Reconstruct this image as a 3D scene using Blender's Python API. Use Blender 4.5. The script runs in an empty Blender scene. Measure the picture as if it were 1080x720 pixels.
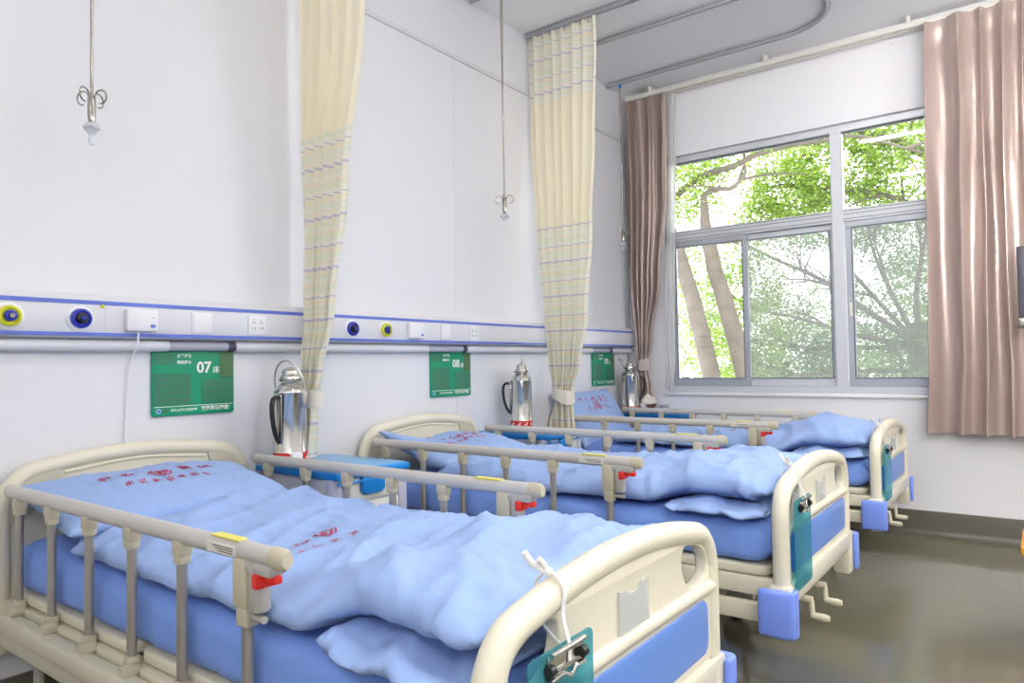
import bpy, bmesh, math, random
from mathutils import Vector, Matrix, noise
from mathutils.bvhtree import BVHTree

scene = bpy.context.scene
C = scene.collection
PI = math.pi

# ------------------------------------------------------------------ camera
YAW, PITCH, ROLL, FPX = 0.9283, 0.0315, -0.0168, 744.49
CAM = Vector((-5.5009, -2.8415, 1.2))
fw = Vector((math.sin(YAW) * math.cos(PITCH), math.cos(YAW) * math.cos(PITCH), math.sin(PITCH)))
rt = fw.cross(Vector((0, 0, 1))).normalized()
up = rt.cross(fw)
rt2 = rt * math.cos(ROLL) + up * math.sin(ROLL)
up2 = -rt * math.sin(ROLL) + up * math.cos(ROLL)
cd = bpy.data.cameras.new('camera')
cam = bpy.data.objects.new('camera', cd)
C.objects.link(cam)
cd.sensor_width = 36
cd.lens = FPX * 36 / 1080
cd.clip_start = .05
cd.clip_end = 200
mw = Matrix((rt2, up2, -fw)).transposed().to_4x4()
mw.translation = CAM
cam.matrix_world = mw
scene.camera = cam

# ------------------------------------------------------------------ world, sun, exposure
SKY, SUN, LAMP, TUBE, EXPOSURE = 4.8, 3.6, .5, 130.0, 0.20
world = bpy.data.worlds.new('world')
scene.world = world
world.use_nodes = True
bg = world.node_tree.nodes['Background']
bg.inputs[0].default_value = (.93, .97, 1, 1)
bg.inputs[1].default_value = SKY
sd = bpy.data.lights.new('sun', 'SUN')
sd.energy = SUN
sd.angle = .03
sd.color = (1, .95, .84)
sun = bpy.data.objects.new('sun', sd)
C.objects.link(sun)
sun.rotation_euler = Vector((.22, -.62, -.75)).to_track_quat('-Z', 'Y').to_euler()
vs_ = scene.view_settings
vs_.view_transform = 'Standard'
vs_.look = 'None'
vs_.exposure = EXPOSURE
vs_.gamma = 1
vs_.use_curve_mapping = False
cy = scene.cycles
cy.use_denoising = True
cy.max_bounces = 10
cy.diffuse_bounces = 5
cy.glossy_bounces = 4
cy.transparent_max_bounces = 24
cy.caustics_reflective = False
cy.caustics_refractive = False
cy.sample_clamp_indirect = 6


# ------------------------------------------------------------------ materials
def lin(c):
    c = c / 255
    return c / 12.92 if c <= .04045 else ((c + .055) / 1.055) ** 2.4


def srgb(r, g, b):
    return (lin(r), lin(g), lin(b), 1)


def mat(name, col, rough=.5, metal=0, bump=0, bscale=200, var=0, vscale=5, spec=.5, sheen=0, coat=0, emit=0, trans=0, ior=1.45):
    m = bpy.data.materials.new(name)
    m.use_nodes = True
    nt = m.node_tree
    b = nt.nodes['Principled BSDF']
    b.inputs['Base Color'].default_value = col
    b.inputs['Roughness'].default_value = rough
    b.inputs['Metallic'].default_value = metal
    b.inputs['Specular IOR Level'].default_value = spec
    b.inputs['Sheen Weight'].default_value = sheen
    b.inputs['Coat Weight'].default_value = coat
    b.inputs['Transmission Weight'].default_value = trans
    b.inputs['IOR'].default_value = ior
    if emit:
        b.inputs['Emission Color'].default_value = col
        b.inputs['Emission Strength'].default_value = emit
    if bump or var:
        tc = nt.nodes.new('ShaderNodeTexCoord')
    if bump:
        n = nt.nodes.new('ShaderNodeTexNoise')
        n.inputs['Scale'].default_value = bscale
        n.inputs['Detail'].default_value = 4
        nt.links.new(tc.outputs['Object'], n.inputs['Vector'])
        bp = nt.nodes.new('ShaderNodeBump')
        bp.inputs['Strength'].default_value = bump
        bp.inputs['Distance'].default_value = .01
        nt.links.new(n.outputs['Fac'], bp.inputs['Height'])
        nt.links.new(bp.outputs[0], b.inputs['Normal'])
    if var:
        n2 = nt.nodes.new('ShaderNodeTexNoise')
        n2.inputs['Scale'].default_value = vscale
        n2.inputs['Detail'].default_value = 5
        nt.links.new(tc.outputs['Object'], n2.inputs['Vector'])
        r = nt.nodes.new('ShaderNodeValToRGB')
        r.color_ramp.elements[0].position = .3
        r.color_ramp.elements[1].position = .7
        r.color_ramp.elements[0].color = tuple(max(0, c * (1 - var)) for c in col[:3]) + (1,)
        r.color_ramp.elements[1].color = tuple(min(1, c * (1 + var)) for c in col[:3]) + (1,)
        nt.links.new(n2.outputs['Fac'], r.inputs['Fac'])
        nt.links.new(r.outputs[0], b.inputs['Base Color'])
    return m


M = dict(
    wall=mat('wall_paint', srgb(232, 231, 235), .55, bump=.03, bscale=90, var=.012, vscale=1.3),
    panel=mat('wall_panel', srgb(230, 231, 236), .38, bump=.015, bscale=12, var=.012, vscale=.8),
    seam=mat('panel_joint', srgb(220, 220, 224), .5),
    ceiling=mat('ceiling_paint', srgb(242, 242, 245), .7, bump=.03, bscale=120),
    base=mat('skirting_vinyl', srgb(92, 88, 78), .32, var=.06, vscale=4),
    track=mat('track_metal', srgb(176, 176, 182), .35, .6),
    trackw=mat('track_white', srgb(222, 220, 212), .4),
    cream=mat('cream_plastic', srgb(226, 220, 200), .33, var=.02, vscale=6, coat=.15),
    creamd=mat('grey_beige_plastic_pad', srgb(200, 194, 174), .4),  # darker grey-beige plastic of the headboard corner grips
    steelp=mat('cream_painted_steel', srgb(214, 208, 186), .38, var=.03, vscale=8),
    rail=mat('rail_aluminium', srgb(206, 202, 196), .38, .25, var=.03, vscale=30),
    post=mat('post_aluminium', srgb(176, 170, 162), .34, .65),
    joint=mat('rail_joint_plastic', srgb(196, 188, 164), .45),
    house=mat('latch_housing_grey', srgb(176, 174, 168), .4),
    red=mat('red_lever', srgb(222, 48, 34), .35),
    yellow=mat('yellow_label', srgb(232, 224, 110), .5),
    label=mat('white_label', srgb(226, 224, 214), .5),
    ink=mat('label_ink', srgb(90, 88, 86), .6),
    bumper=mat('blue_bumper', srgb(124, 152, 240), .38, var=.02),
    fpanel=mat('blue_panel', srgb(104, 144, 220), .35, var=.03, vscale=3),
    cloth=mat('blue_bedcloth', srgb(150, 176, 224), .75, bump=.06, bscale=600, sheen=.08, spec=.25),
    sheet=mat('blue_sheet', srgb(122, 157, 230), .75, bump=.06, bscale=600, sheen=.08, spec=.25),
    pillow=mat('blue_pillowcase', srgb(152, 178, 225), .75, bump=.06, bscale=600, sheen=.08, spec=.25),
    thread=mat('red_thread', srgb(176, 64, 92), .8),
    black=mat('black_plastic', srgb(34, 34, 36), .35),
    rubber=mat('grey_rubber', srgb(62, 62, 64), .6),
    chrome=mat('polished_steel', srgb(214, 212, 206), .14, 1),
    dchrome=mat('dull_chrome', srgb(158, 155, 148), .22, 1),
    cabw=mat('cabinet_white', srgb(228, 228, 222), .4),
    cabg=mat('cabinet_side_grey', srgb(206, 208, 216), .42),
    cabpost=mat('cabinet_post', srgb(186, 188, 206), .4),
    cabtop=mat('cabinet_blue_top', srgb(62, 160, 222), .28, coat=.2),
    cabrim=mat('cabinet_blue_rim', srgb(20, 126, 206), .32),
    white=mat('white_plastic', srgb(236, 236, 240), .35),
    stripe=mat('blue_stripe', srgb(96, 116, 204), .4),
    trunk=mat('trunking_aluminium', srgb(222, 223, 228), .4),
    diffuser=mat('lamp_diffuser_grey', srgb(176, 178, 192), .3),
    dark=mat('dark_gap', srgb(70, 66, 92), .5),
    outletb=mat('outlet_blue', srgb(40, 52, 170), .35),
    outlety=mat('outlet_yellow', srgb(206, 208, 40), .4),
    green=mat('sign_green', srgb(0, 146, 104), .35),
    greend=mat('sign_card_green', srgb(48, 124, 94), .4),
    greenl=mat('sign_card_line', srgb(70, 112, 90), .4),
    brownc=mat('sign_card_brown', srgb(74, 112, 72), .4),
    signw=mat('sign_white', srgb(238, 246, 242), .5),
    logo=mat('sign_logo_blue', srgb(150, 200, 226), .5),
    redband=mat('red_band', srgb(206, 40, 34), .45),
    frame=mat('window_aluminium', srgb(178, 182, 192), .38, .35),
    framew=mat('window_aluminium_light', srgb(208, 210, 216), .38, .2),
    framed=mat('window_gasket', srgb(112, 118, 128), .5),
    reveal=mat('reveal_paint', srgb(236, 236, 238), .6),
    tie=mat('curtain_tie_cloth', srgb(226, 220, 206), .8),
    mtie=mat('mauve_tie_cloth', srgb(190, 176, 174), .6),
    cotton=mat('white_cotton', srgb(236, 236, 238), .85),
    bark=mat('tree_bark', srgb(96, 88, 80), .9, bump=.6, bscale=14, var=.2, vscale=6),
    ground=mat('pale_bounce_ground', srgb(196, 192, 176), .95, var=.25, vscale=1.2),  # unseen ground, made pale to bounce daylight into the room
    wood=mat('orange_varnished_wood', srgb(206, 142, 42), .35, var=.12, vscale=8, coat=.3),
    fix=mat('lamp_housing', srgb(232, 232, 234), .4),
    bag=mat('white_plastic_bag', srgb(226, 220, 212), .4),
    brown=mat('brown_bag_content', srgb(98, 62, 44), .6),
    plum=mat('plum_fruit_jelly', srgb(104, 92, 112), .35),
    strap=mat('dark_object_navy', srgb(64, 64, 74), .6),
    flush=mat('blue_hook', srgb(40, 120, 190), .4),
)


def glass_mat(name, tint=(1, 1, 1), gloss=1.0):
    m = bpy.data.materials.new(name)
    m.use_nodes = True
    nt = m.node_tree
    for n in list(nt.nodes):
        nt.nodes.remove(n)
    o = nt.nodes.new('ShaderNodeOutputMaterial')
    mix = nt.nodes.new('ShaderNodeMixShader')
    t = nt.nodes.new('ShaderNodeBsdfTransparent')
    t.inputs[0].default_value = tint + (1,)
    g = nt.nodes.new('ShaderNodeBsdfGlossy')
    g.inputs['Roughness'].default_value = 0
    f = nt.nodes.new('ShaderNodeFresnel')
    f.inputs[0].default_value = 1.5
    mu = nt.nodes.new('ShaderNodeMath')
    mu.operation = 'MULTIPLY'
    mu.inputs[1].default_value = gloss
    nt.links.new(f.outputs[0], mu.inputs[0])
    nt.links.new(mu.outputs[0], mix.inputs[0])
    nt.links.new(t.outputs[0], mix.inputs[1])
    nt.links.new(g.outputs[0], mix.inputs[2])
    nt.links.new(mix.outputs[0], o.inputs[0])
    return m


def sheer_mat(name, col, opacity, translucent=.5, rough=.9):
    """thin woven or moulded sheet: part open, part diffuse and translucent"""
    m = bpy.data.materials.new(name)
    m.use_nodes = True
    nt = m.node_tree
    for n in list(nt.nodes):
        nt.nodes.remove(n)
    o = nt.nodes.new('ShaderNodeOutputMaterial')
    mix = nt.nodes.new('ShaderNodeMixShader')
    mix.inputs[0].default_value = opacity
    t = nt.nodes.new('ShaderNodeBsdfTransparent')
    d = nt.nodes.new('ShaderNodeBsdfDiffuse')
    d.inputs[0].default_value = col
    tr = nt.nodes.new('ShaderNodeBsdfTranslucent')
    tr.inputs[0].default_value = col
    m2 = nt.nodes.new('ShaderNodeMixShader')
    m2.inputs[0].default_value = translucent
    nt.links.new(d.outputs[0], m2.inputs[1])
    nt.links.new(tr.outputs[0], m2.inputs[2])
    nt.links.new(t.outputs[0], mix.inputs[1])
    nt.links.new(m2.outputs[0], mix.inputs[2])
    nt.links.new(mix.outputs[0], o.inputs[0])
    return m


M['glass'] = glass_mat('window_glass')
M['mesh'] = sheer_mat('insect_mesh', srgb(150, 156, 156), .42, .4)
M['teal'] = None


def teal_mat():
    m = bpy.data.materials.new('teal_translucent_plastic')
    m.use_nodes = True
    nt = m.node_tree
    o = nt.nodes['Material Output']
    b = nt.nodes['Principled BSDF']
    b.inputs['Base Color'].default_value = srgb(84, 164, 182)
    b.inputs['Roughness'].default_value = .25
    t = nt.nodes.new('ShaderNodeBsdfTransparent')
    t.inputs[0].default_value = (.42, .78, .84, 1)
    mix = nt.nodes.new('ShaderNodeMixShader')
    mix.inputs[0].default_value = .38
    nt.links.new(t.outputs[0], mix.inputs[1])
    nt.links.new(b.outputs[0], mix.inputs[2])
    nt.links.new(mix.outputs[0], o.inputs[0])
    return m


def clear_mat(name, tint=(.93, .95, .97), w=.25):
    m = bpy.data.materials.new(name)
    m.use_nodes = True
    nt = m.node_tree
    o = nt.nodes['Material Output']
    b = nt.nodes['Principled BSDF']
    b.inputs['Base Color'].default_value = tint + (1,)
    b.inputs['Roughness'].default_value = .08
    t = nt.nodes.new('ShaderNodeBsdfTransparent')
    t.inputs[0].default_value = tint + (1,)
    mix = nt.nodes.new('ShaderNodeMixShader')
    mix.inputs[0].default_value = w
    nt.links.new(t.outputs[0], mix.inputs[1])
    nt.links.new(b.outputs[0], mix.inputs[2])
    nt.links.new(mix.outputs[0], o.inputs[0])
    return m


M['teal'] = teal_mat()
M['clear'] = clear_mat('clear_plastic', (.88, .9, .92), .35)


def leaf_mat(name, c1, c2):
    m = bpy.data.materials.new(name)
    m.use_nodes = True
    nt = m.node_tree
    for n in list(nt.nodes):
        nt.nodes.remove(n)
    o = nt.nodes.new('ShaderNodeOutputMaterial')
    g = nt.nodes.new('ShaderNodeNewGeometry')
    r = nt.nodes.new('ShaderNodeValToRGB')
    r.color_ramp.elements[0].color = c1
    r.color_ramp.elements[1].color = c2
    nt.links.new(g.outputs['Random Per Island'], r.inputs['Fac'])
    d = nt.nodes.new('ShaderNodeBsdfPrincipled')
    d.inputs['Roughness'].default_value = .45
    t = nt.nodes.new('ShaderNodeBsdfTranslucent')
    nt.links.new(r.outputs[0], d.inputs['Base Color'])
    nt.links.new(r.outputs[0], t.inputs[0])
    mix = nt.nodes.new('ShaderNodeMixShader')
    mix.inputs[0].default_value = .5
    nt.links.new(d.outputs[0], mix.inputs[1])
    nt.links.new(t.outputs[0], mix.inputs[2])
    nt.links.new(mix.outputs[0], o.inputs[0])
    return m


def floor_mat():
    m = mat('floor_vinyl', srgb(106, 103, 86), .16, var=.05, vscale=2.2, spec=.5)
    nt = m.node_tree
    b = nt.nodes['Principled BSDF']
    tc = nt.nodes.new('ShaderNodeTexCoord')
    n = nt.nodes.new('ShaderNodeTexNoise')
    n.inputs['Scale'].default_value = 3
    nt.links.new(tc.outputs['Object'], n.inputs['Vector'])
    mr = nt.nodes.new('ShaderNodeMapRange')
    mr.inputs['To Min'].default_value = .07
    mr.inputs['To Max'].default_value = .15
    nt.links.new(n.outputs['Fac'], mr.inputs['Value'])
    nt.links.new(mr.outputs[0], b.inputs['Roughness'])
    return m


def privacy_mat(name, top_bands):
    """ivory hospital curtain: woven stripe bands in lavender, mint and apricot, by height"""
    m = bpy.data.materials.new(name)
    m.use_nodes = True
    nt = m.node_tree
    b = nt.nodes['Principled BSDF']
    b.inputs['Roughness'].default_value = .8
    b.inputs['Specular IOR Level'].default_value = .2
    o = nt.nodes['Material Output']
    tc = nt.nodes.new('ShaderNodeTexCoord')
    sp = nt.nodes.new('ShaderNodeSeparateXYZ')
    nt.links.new(tc.outputs['Object'], sp.inputs[0])
    dv = nt.nodes.new('ShaderNodeMath')
    dv.operation = 'DIVIDE'
    dv.inputs[1].default_value = .235
    nt.links.new(sp.outputs['Z'], dv.inputs[0])
    fr = nt.nodes.new('ShaderNodeMath')
    fr.operation = 'FRACT'
    nt.links.new(dv.outputs[0], fr.inputs[0])
    ramp = nt.nodes.new('ShaderNodeValToRGB')
    cr = ramp.color_ramp
    cr.interpolation = 'CONSTANT'
    iv = srgb(246, 240, 222)
    pale = srgb(246, 243, 232)
    lav = srgb(214, 208, 224)
    mint = srgb(238, 240, 222)
    apr = srgb(246, 234, 208)
    stops = [(0, lav), (.05, pale), (.13, apr), (.16, pale), (.22, mint), (.30, pale), (.34, apr), (.37, iv), (.45, lav), (.48, pale), (.58, mint), (.68, iv), (.72, apr), (.75, pale), (.85, mint), (.9, iv)]
    cr.elements[0].position = 0
    cr.elements[0].color = stops[0][1]
    cr.elements[1].position = stops[1][0]
    cr.elements[1].color = stops[1][1]
    for p_, c_ in stops[2:]:
        e = cr.elements.new(p_)
        e.color = c_
    nt.links.new(fr.outputs[0], ramp.inputs['Fac'])
    # plain ivory zone by height
    zr = nt.nodes.new('ShaderNodeValToRGB')
    zc = zr.color_ramp
    zc.interpolation = 'CONSTANT'
    zc.elements[0].position = 0
    zc.elements[0].color = (0, 0, 0, 1)
    zc.elements[1].position = top_bands[0] / 4
    zc.elements[1].color = (1, 1, 1, 1)
    e = zc.elements.new(top_bands[1] / 4)
    e.color = (0, 0, 0, 1)
    d4 = nt.nodes.new('ShaderNodeMath')
    d4.operation = 'DIVIDE'
    d4.inputs[1].default_value = 4
    nt.links.new(sp.outputs['Z'], d4.inputs[0])
    nt.links.new(d4.outputs[0], zr.inputs['Fac'])
    mx = nt.nodes.new('ShaderNodeMix')
    mx.data_type = 'RGBA'
    nt.links.new(zr.outputs[0], mx.inputs['Factor'])
    nt.links.new(ramp.outputs[0], mx.inputs['A'])
    mx.inputs['B'].default_value = srgb(251, 243, 221)
    nt.links.new(mx.outputs['Result'], b.inputs['Base Color'])
    tr = nt.nodes.new('ShaderNodeBsdfTranslucent')
    nt.links.new(mx.outputs['Result'], tr.inputs[0])
    ms = nt.nodes.new('ShaderNodeMixShader')
    ms.inputs[0].default_value = .35
    nt.links.new(b.outputs[0], ms.inputs[1])
    nt.links.new(tr.outputs[0], ms.inputs[2])
    nt.links.new(ms.outputs[0], o.inputs[0])
    return m


M['floor'] = floor_mat()
M['privacy_a'] = privacy_mat('ivory_curtain_long_plain', (2.28, 3.2))
M['privacy_b'] = privacy_mat('ivory_curtain_banded', (2.12, 2.98))
M['mauve'] = mat('mauve_satin', srgb(186, 166, 158), .28, .35, bump=.04, bscale=300, sheen=.3, spec=.8)
M['lining'] = sheer_mat('white_curtain_lining', srgb(236, 236, 236), .8, .4)
M['lampglow'] = mat('fluorescent_tube', (1, .98, .95, 1), .4, emit=TUBE * .45)
M['lampglow_fill'] = mat('added_fill_tube', (1, .98, .95, 1), .4, emit=TUBE * 1.55)  # stronger glow for the added aisle lamps


# ------------------------------------------------------------------ mesh helpers
class MB:
    def __init__(self):
        self.bm = bmesh.new()

    def box(self, x0, x1, y0, y1, z0, z1, bevel=0, seg=2, rot=None, pivot=None):
        r = bmesh.ops.create_cube(self.bm, size=1)
        vs = r['verts']
        c = Vector(((x0 + x1) / 2, (y0 + y1) / 2, (z0 + z1) / 2))
        for v in vs:
            v.co = Vector((v.co.x * (x1 - x0), v.co.y * (y1 - y0), v.co.z * (z1 - z0))) + c
        if bevel:
            es = list({e for v in vs for e in v.link_edges})
            rr = bmesh.ops.bevel(self.bm, geom=es, offset=bevel, segments=seg, profile=.5, affect='EDGES')
            vs = list({v for f in rr['faces'] for v in f.verts} | {v for v in vs if v.is_valid})
        if rot is not None:
            p = pivot if pivot is not None else c
            for v in vs:
                v.co = rot @ (v.co - p) + p
        return self

    def tube(self, path, r, n=12, caps=True, sx=1.0, closed=False, upv=None):
        """sweep an (optionally flattened) ring along path; r number or list"""
        P = [Vector(p) for p in path]
        k = len(P)
        rr = r if isinstance(r, (list, tuple)) else [r] * k
        rings = []
        prev = None
        for i in range(k):
            if closed:
                t = P[(i + 1) % k] - P[(i - 1) % k]
            else:
                t = P[min(i + 1, k - 1)] - P[max(i - 1, 0)]
            t.normalize()
            if upv is not None:
                a = Vector(upv)
                a = (a - t * a.dot(t)).normalized()
            elif prev is None:
                a = Vector((0, 0, 1)) if abs(t.z) < .9 else Vector((1, 0, 0))
                a = (a - t * a.dot(t)).normalized()
            else:
                a = (prev - t * prev.dot(t)).normalized()
            prev = a
            b = t.cross(a)
            rings.append([self.bm.verts.new(P[i] + a * (math.cos(2 * PI * j / n) * rr[i] * sx) + b * (math.sin(2 * PI * j / n) * rr[i])) for j in range(n)])
        for i in range(k if closed else k - 1):
            A, B = rings[i], rings[(i + 1) % k]
            for j in range(n):
                self.bm.faces.new((A[j], A[(j + 1) % n], B[(j + 1) % n], B[j]))
        if caps and not closed:
            self.bm.faces.new(rings[0][::-1])
            self.bm.faces.new(rings[-1])
        return self

    def lathe(self, prof, n=28, c=(0, 0, 0), axis='z'):
        rings = []
        for (r, h) in prof:
            ring = []
            for j in range(n):
                a = 2 * PI * j / n
                x, y = r * math.cos(a), r * math.sin(a)
                p = {'z': (x, y, h), 'y': (x, h, y), 'x': (h, x, y)}[axis]
                ring.append(self.bm.verts.new(Vector(p) + Vector(c)))
            rings.append(ring)
        for A, B in zip(rings, rings[1:]):
            for j in range(n):
                self.bm.faces.new((A[j], A[(j + 1) % n], B[(j + 1) % n], B[j]))
        if prof[0][0] > 1e-5:
            self.bm.faces.new(rings[0][::-1])
        if prof[-1][0] > 1e-5:
            self.bm.faces.new(rings[-1])
        return self

    def sphere(self, c, r, seg=16, sc=(1, 1, 1)):
        res = bmesh.ops.create_uvsphere(self.bm, u_segments=seg, v_segments=max(6, seg // 2), radius=r)
        for v in res['verts']:
            v.co = Vector((v.co.x * sc[0], v.co.y * sc[1], v.co.z * sc[2])) + Vector(c)
        return self

    def grid(self, fn, nu, nv, close_u=False):
        rows = [[self.bm.verts.new(Vector(fn(i / nu, j / nv))) for i in range(nu if close_u else nu + 1)] for j in range(nv + 1)]
        w = len(rows[0])
        for j in range(nv):
            for i in range(w if close_u else w - 1):
                i2 = (i + 1) % w
                self.bm.faces.new((rows[j][i], rows[j][i2], rows[j + 1][i2], rows[j + 1][i]))
        return self

    def mesh(self, me):
        self.bm.from_mesh(me)
        return self

    def build(self, name, material, parent=None, smooth=True, angle=40, fixn=True):
        bm = self.bm
        bmesh.ops.remove_doubles(bm, verts=bm.verts, dist=1e-5)
        if fixn:
            bmesh.ops.recalc_face_normals(bm, faces=bm.faces)
        me = bpy.data.meshes.new(name)
        bm.to_mesh(me)
        bm.free()
        return finish(name, me, material, parent, smooth, angle)


def finish(name, me, material, parent=None, smooth=True, angle=40):
    me.name = name
    o = bpy.data.objects.new(name, me)
    C.objects.link(o)
    me.materials.clear()
    me.materials.append(material)
    if smooth:
        for p in me.polygons:
            p.use_smooth = True
        if angle:
            me.set_sharp_from_angle(angle=math.radians(angle))
    if parent is not None:
        o.parent = parent
    return o


def tag(o, label, cat, group=None, kind=None):
    if label:
        o['label'] = label
    if cat:
        o['category'] = cat
    if group:
        o['group'] = group
    if kind:
        o['kind'] = kind
    return o


def empty(name, loc, label, cat, group=None, rz=0):
    o = bpy.data.objects.new(name, None)
    C.objects.link(o)
    o.empty_display_size = .1
    o.location = loc
    o.rotation_euler = (0, 0, rz)
    return tag(o, label, cat, group)


def struct(o):
    o['kind'] = 'structure'
    return o


def copy_tree(o, parent=None):
    c = o.copy()
    C.objects.link(c)
    if parent is not None:
        c.parent = parent
    for ch in [x for x in scene.objects if x.parent == o]:
        copy_tree(ch, c)
    return c


def smooth_path(pts, n=8, closed=False):
    P = [Vector(p) for p in pts]
    out = []
    k = len(P)
    for i in range(k if closed else k - 1):
        if closed:
            p0, p1, p2, p3 = P[(i - 1) % k], P[i], P[(i + 1) % k], P[(i + 2) % k]
        else:
            p1, p2 = P[i], P[i + 1]
            p0 = P[i - 1] if i else p1 * 2 - p2
            p3 = P[i + 2] if i + 2 < k else p2 * 2 - p1
        for j in range(n):
            t = j / n
            out.append(.5 * ((2 * p1) + (-p0 + p2) * t + (2 * p0 - 5 * p1 + 4 * p2 - p3) * t * t + (-p0 + 3 * p1 - 3 * p2 + p3) * t ** 3))
    if not closed:
        out.append(P[-1])
    return out


def plate_mesh(loops, depth, bevel=.004, res=2):
    """flat plate in the XZ plane with holes (first loop the outline), centred on y=0, rounded rim"""
    cu = bpy.data.curves.new('plate', 'CURVE')
    cu.dimensions = '2D'
    cu.fill_mode = 'BOTH'
    cu.extrude = max(0, depth / 2 - bevel)
    cu.bevel_depth = bevel
    cu.bevel_resolution = res
    cu.offset = -bevel
    for lp in loops:
        s = cu.splines.new('POLY')
        s.points.add(len(lp) - 1)
        for p, q in zip(s.points, lp):
            p.co = (q[0], q[1], 0, 1)
        s.use_cyclic_u = True
    o = bpy.data.objects.new('plate', cu)
    C.objects.link(o)
    me = bpy.data.meshes.new_from_object(o.evaluated_get(bpy.context.evaluated_depsgraph_get()))
    bpy.data.objects.remove(o)
    bpy.data.curves.remove(cu)
    me.transform(Matrix(((1, 0, 0, 0), (0, 0, -1, 0), (0, 1, 0, 0), (0, 0, 0, 1))))
    return me


def text_mesh(body, size, bold=0.0, align='CENTER', extrude=0.0):
    cu = bpy.data.curves.new('text', 'FONT')
    cu.body = body
    cu.size = size
    cu.align_x = align
    cu.align_y = 'CENTER'
    cu.offset = bold
    cu.extrude = extrude
    cu.resolution_u = 3
    o = bpy.data.objects.new('text', cu)
    C.objects.link(o)
    me = bpy.data.meshes.new_from_object(o.evaluated_get(bpy.context.evaluated_depsgraph_get()))
    bpy.data.objects.remove(o)
    bpy.data.curves.remove(cu)
    return me


WALLM = Matrix(((1, 0, 0, 0), (0, 0, -1, 0), (0, 1, 0, 0), (0, 0, 0, 1)))   # text plane -> upright, facing -y


def rrect(x0, x1, z0, z1, r, n=5):
    out = []
    for cx_, cz_, a0 in ((x1 - r, z1 - r, 0), (x0 + r, z1 - r, 90), (x0 + r, z0 + r, 180), (x1 - r, z0 + r, 270)):
        for i in range(n + 1):
            a = math.radians(a0 + 90 * i / n)
            out.append((cx_ + r * math.cos(a), cz_ + r * math.sin(a)))
    return out


def N3(x, y, z=0.0):
    return noise.noise(Vector((x, y, z)))


# ------------------------------------------------------------------ room shell
H = 3.513
X0, Y0 = -8.6, -6.4
WY0, WY1, WZ0, WZ1 = -.335, -3.02, .945, 2.905    # window opening in the wall x = 0
WT = .24
struct(MB().box(X0 - .2, WT, Y0 - .2, .2, -.15, 0).build('floor', M['floor'], smooth=False))
struct(MB().box(X0 - .2, WT, Y0 - .2, .2, H, H + .2).build('ceiling', M['ceiling'], smooth=False))
wl = struct(MB().box(X0 - .2, WT, 0, .2, 0, H).build('wall_left', M['panel'], smooth=False))
m_ = MB()
m_.box(0, WT, WY0, 0, 0, H)
m_.box(0, WT, Y0 - .2, WY1, 0, H)
m_.box(0, WT, WY1, WY0, 0, WZ0)
m_.box(0, WT, WY1, WY0, WZ1, H)
struct(m_.build('wall_right', M['wall'], smooth=False))
struct(MB().box(X0 - .2, X0, Y0, 0, 0, H).build('wall_back', M['wall'], smooth=False))
struct(MB().box(X0, 0, Y0 - .2, Y0, 0, H).build('wall_front', M['wall'], smooth=False))
# joint strip high on the panelled wall, upright panel joints, and the panel's end trim beside the corner
struct(MB().box(X0, -.06, -.012, 0, 3.085, 3.115, .003).build('trim_1', M['seam']))
m_ = MB()
for x in (-2.27, -4.72, -7.1):
    m_.box(x - .0015, x + .0015, -.001, 0, 0.1, 3.085)
struct(m_.build('trim_2', M['seam'], smooth=False))
struct(MB().box(-.062, -.04, -.02, 0, .14, 3.10, .004).build('trim_3', M['frame']))
# coved vinyl skirting
prof = [(0, .165), (-.012, .165), (-.014, .16), (-.014, .05), (-.02, .025), (-.034, .01), (-.055, .002), (-.055, 0), (0, 0)]
m_ = MB()
m_.grid(lambda u, v: (prof[round(u * 8)][0], Y0 + v * (0 - Y0), prof[round(u * 8)][1]), 8, 1)
struct(m_.build('baseboard_right', M['base'], angle=50))
m_ = MB()
m_.grid(lambda u, v: (X0 + v * (0 - X0), prof[round(u * 8)][0], prof[round(u * 8)][1]), 8, 1)
struct(m_.build('baseboard_left', M['base'], angle=50))

# ------------------------------------------------------------------ window
win = struct(bpy.data.objects.new('window_1', None))
C.objects.link(win)
win.location = (0, 0, 0)
FX = .035       # depth of the frame's room face behind the wall face
TZ = 2.235      # transom
ym = -1.685     # central mullion


def bar(mb, y0, y1, z0, z1, x0=FX, x1=FX + .07, b=.004):
    mb.box(x0, x1, min(y0, y1), max(y0, y1), z0, z1, b, 1)


m_ = MB()
bar(m_, WY0, WY0 - .045, WZ0, WZ1)
bar(m_, WY1, WY1 + .045, WZ0, WZ1)
bar(m_, WY0, WY1, WZ1 - .055, WZ1)
bar(m_, WY0, WY1, WZ0, WZ0 + .05, FX - .02, FX + .09)
bar(m_, WY0, WY1, TZ - .045, TZ + .045)
m_.build('window_frame', M['framew'], win)
m_ = MB()
bar(m_, ym - .04, ym + .04, WZ0 + .04, WZ1 - .045, FX - .006, FX + .068)
m_.build('mullion', M['framew'], win)
m_ = MB()
for z in (TZ - .028, TZ + .006, TZ + .030):
    bar(m_, WY0 - .045, WY1 + .045, z, z + .004, FX - .004, FX)
bar(m_, ym - .012, ym - .006, WZ0 + .05, WZ1 - .05, FX - .003, FX)
bar(m_, WY0 - .045, WY1 + .045, WZ1 - .062, WZ1 - .055, FX + .01, FX + .06)
m_.build('gasket_line', M['framed'], win, smooth=False)
m_ = MB()
for a, b_ in ((WY0 - .045, ym + .04), (ym - .04, WY1 + .045)):
    m_.box(FX + .03, FX + .034, b_, a, TZ + .045, WZ1 - .055)
g = m_.build('fixed_pane', M['glass'], win, smooth=False)


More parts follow.
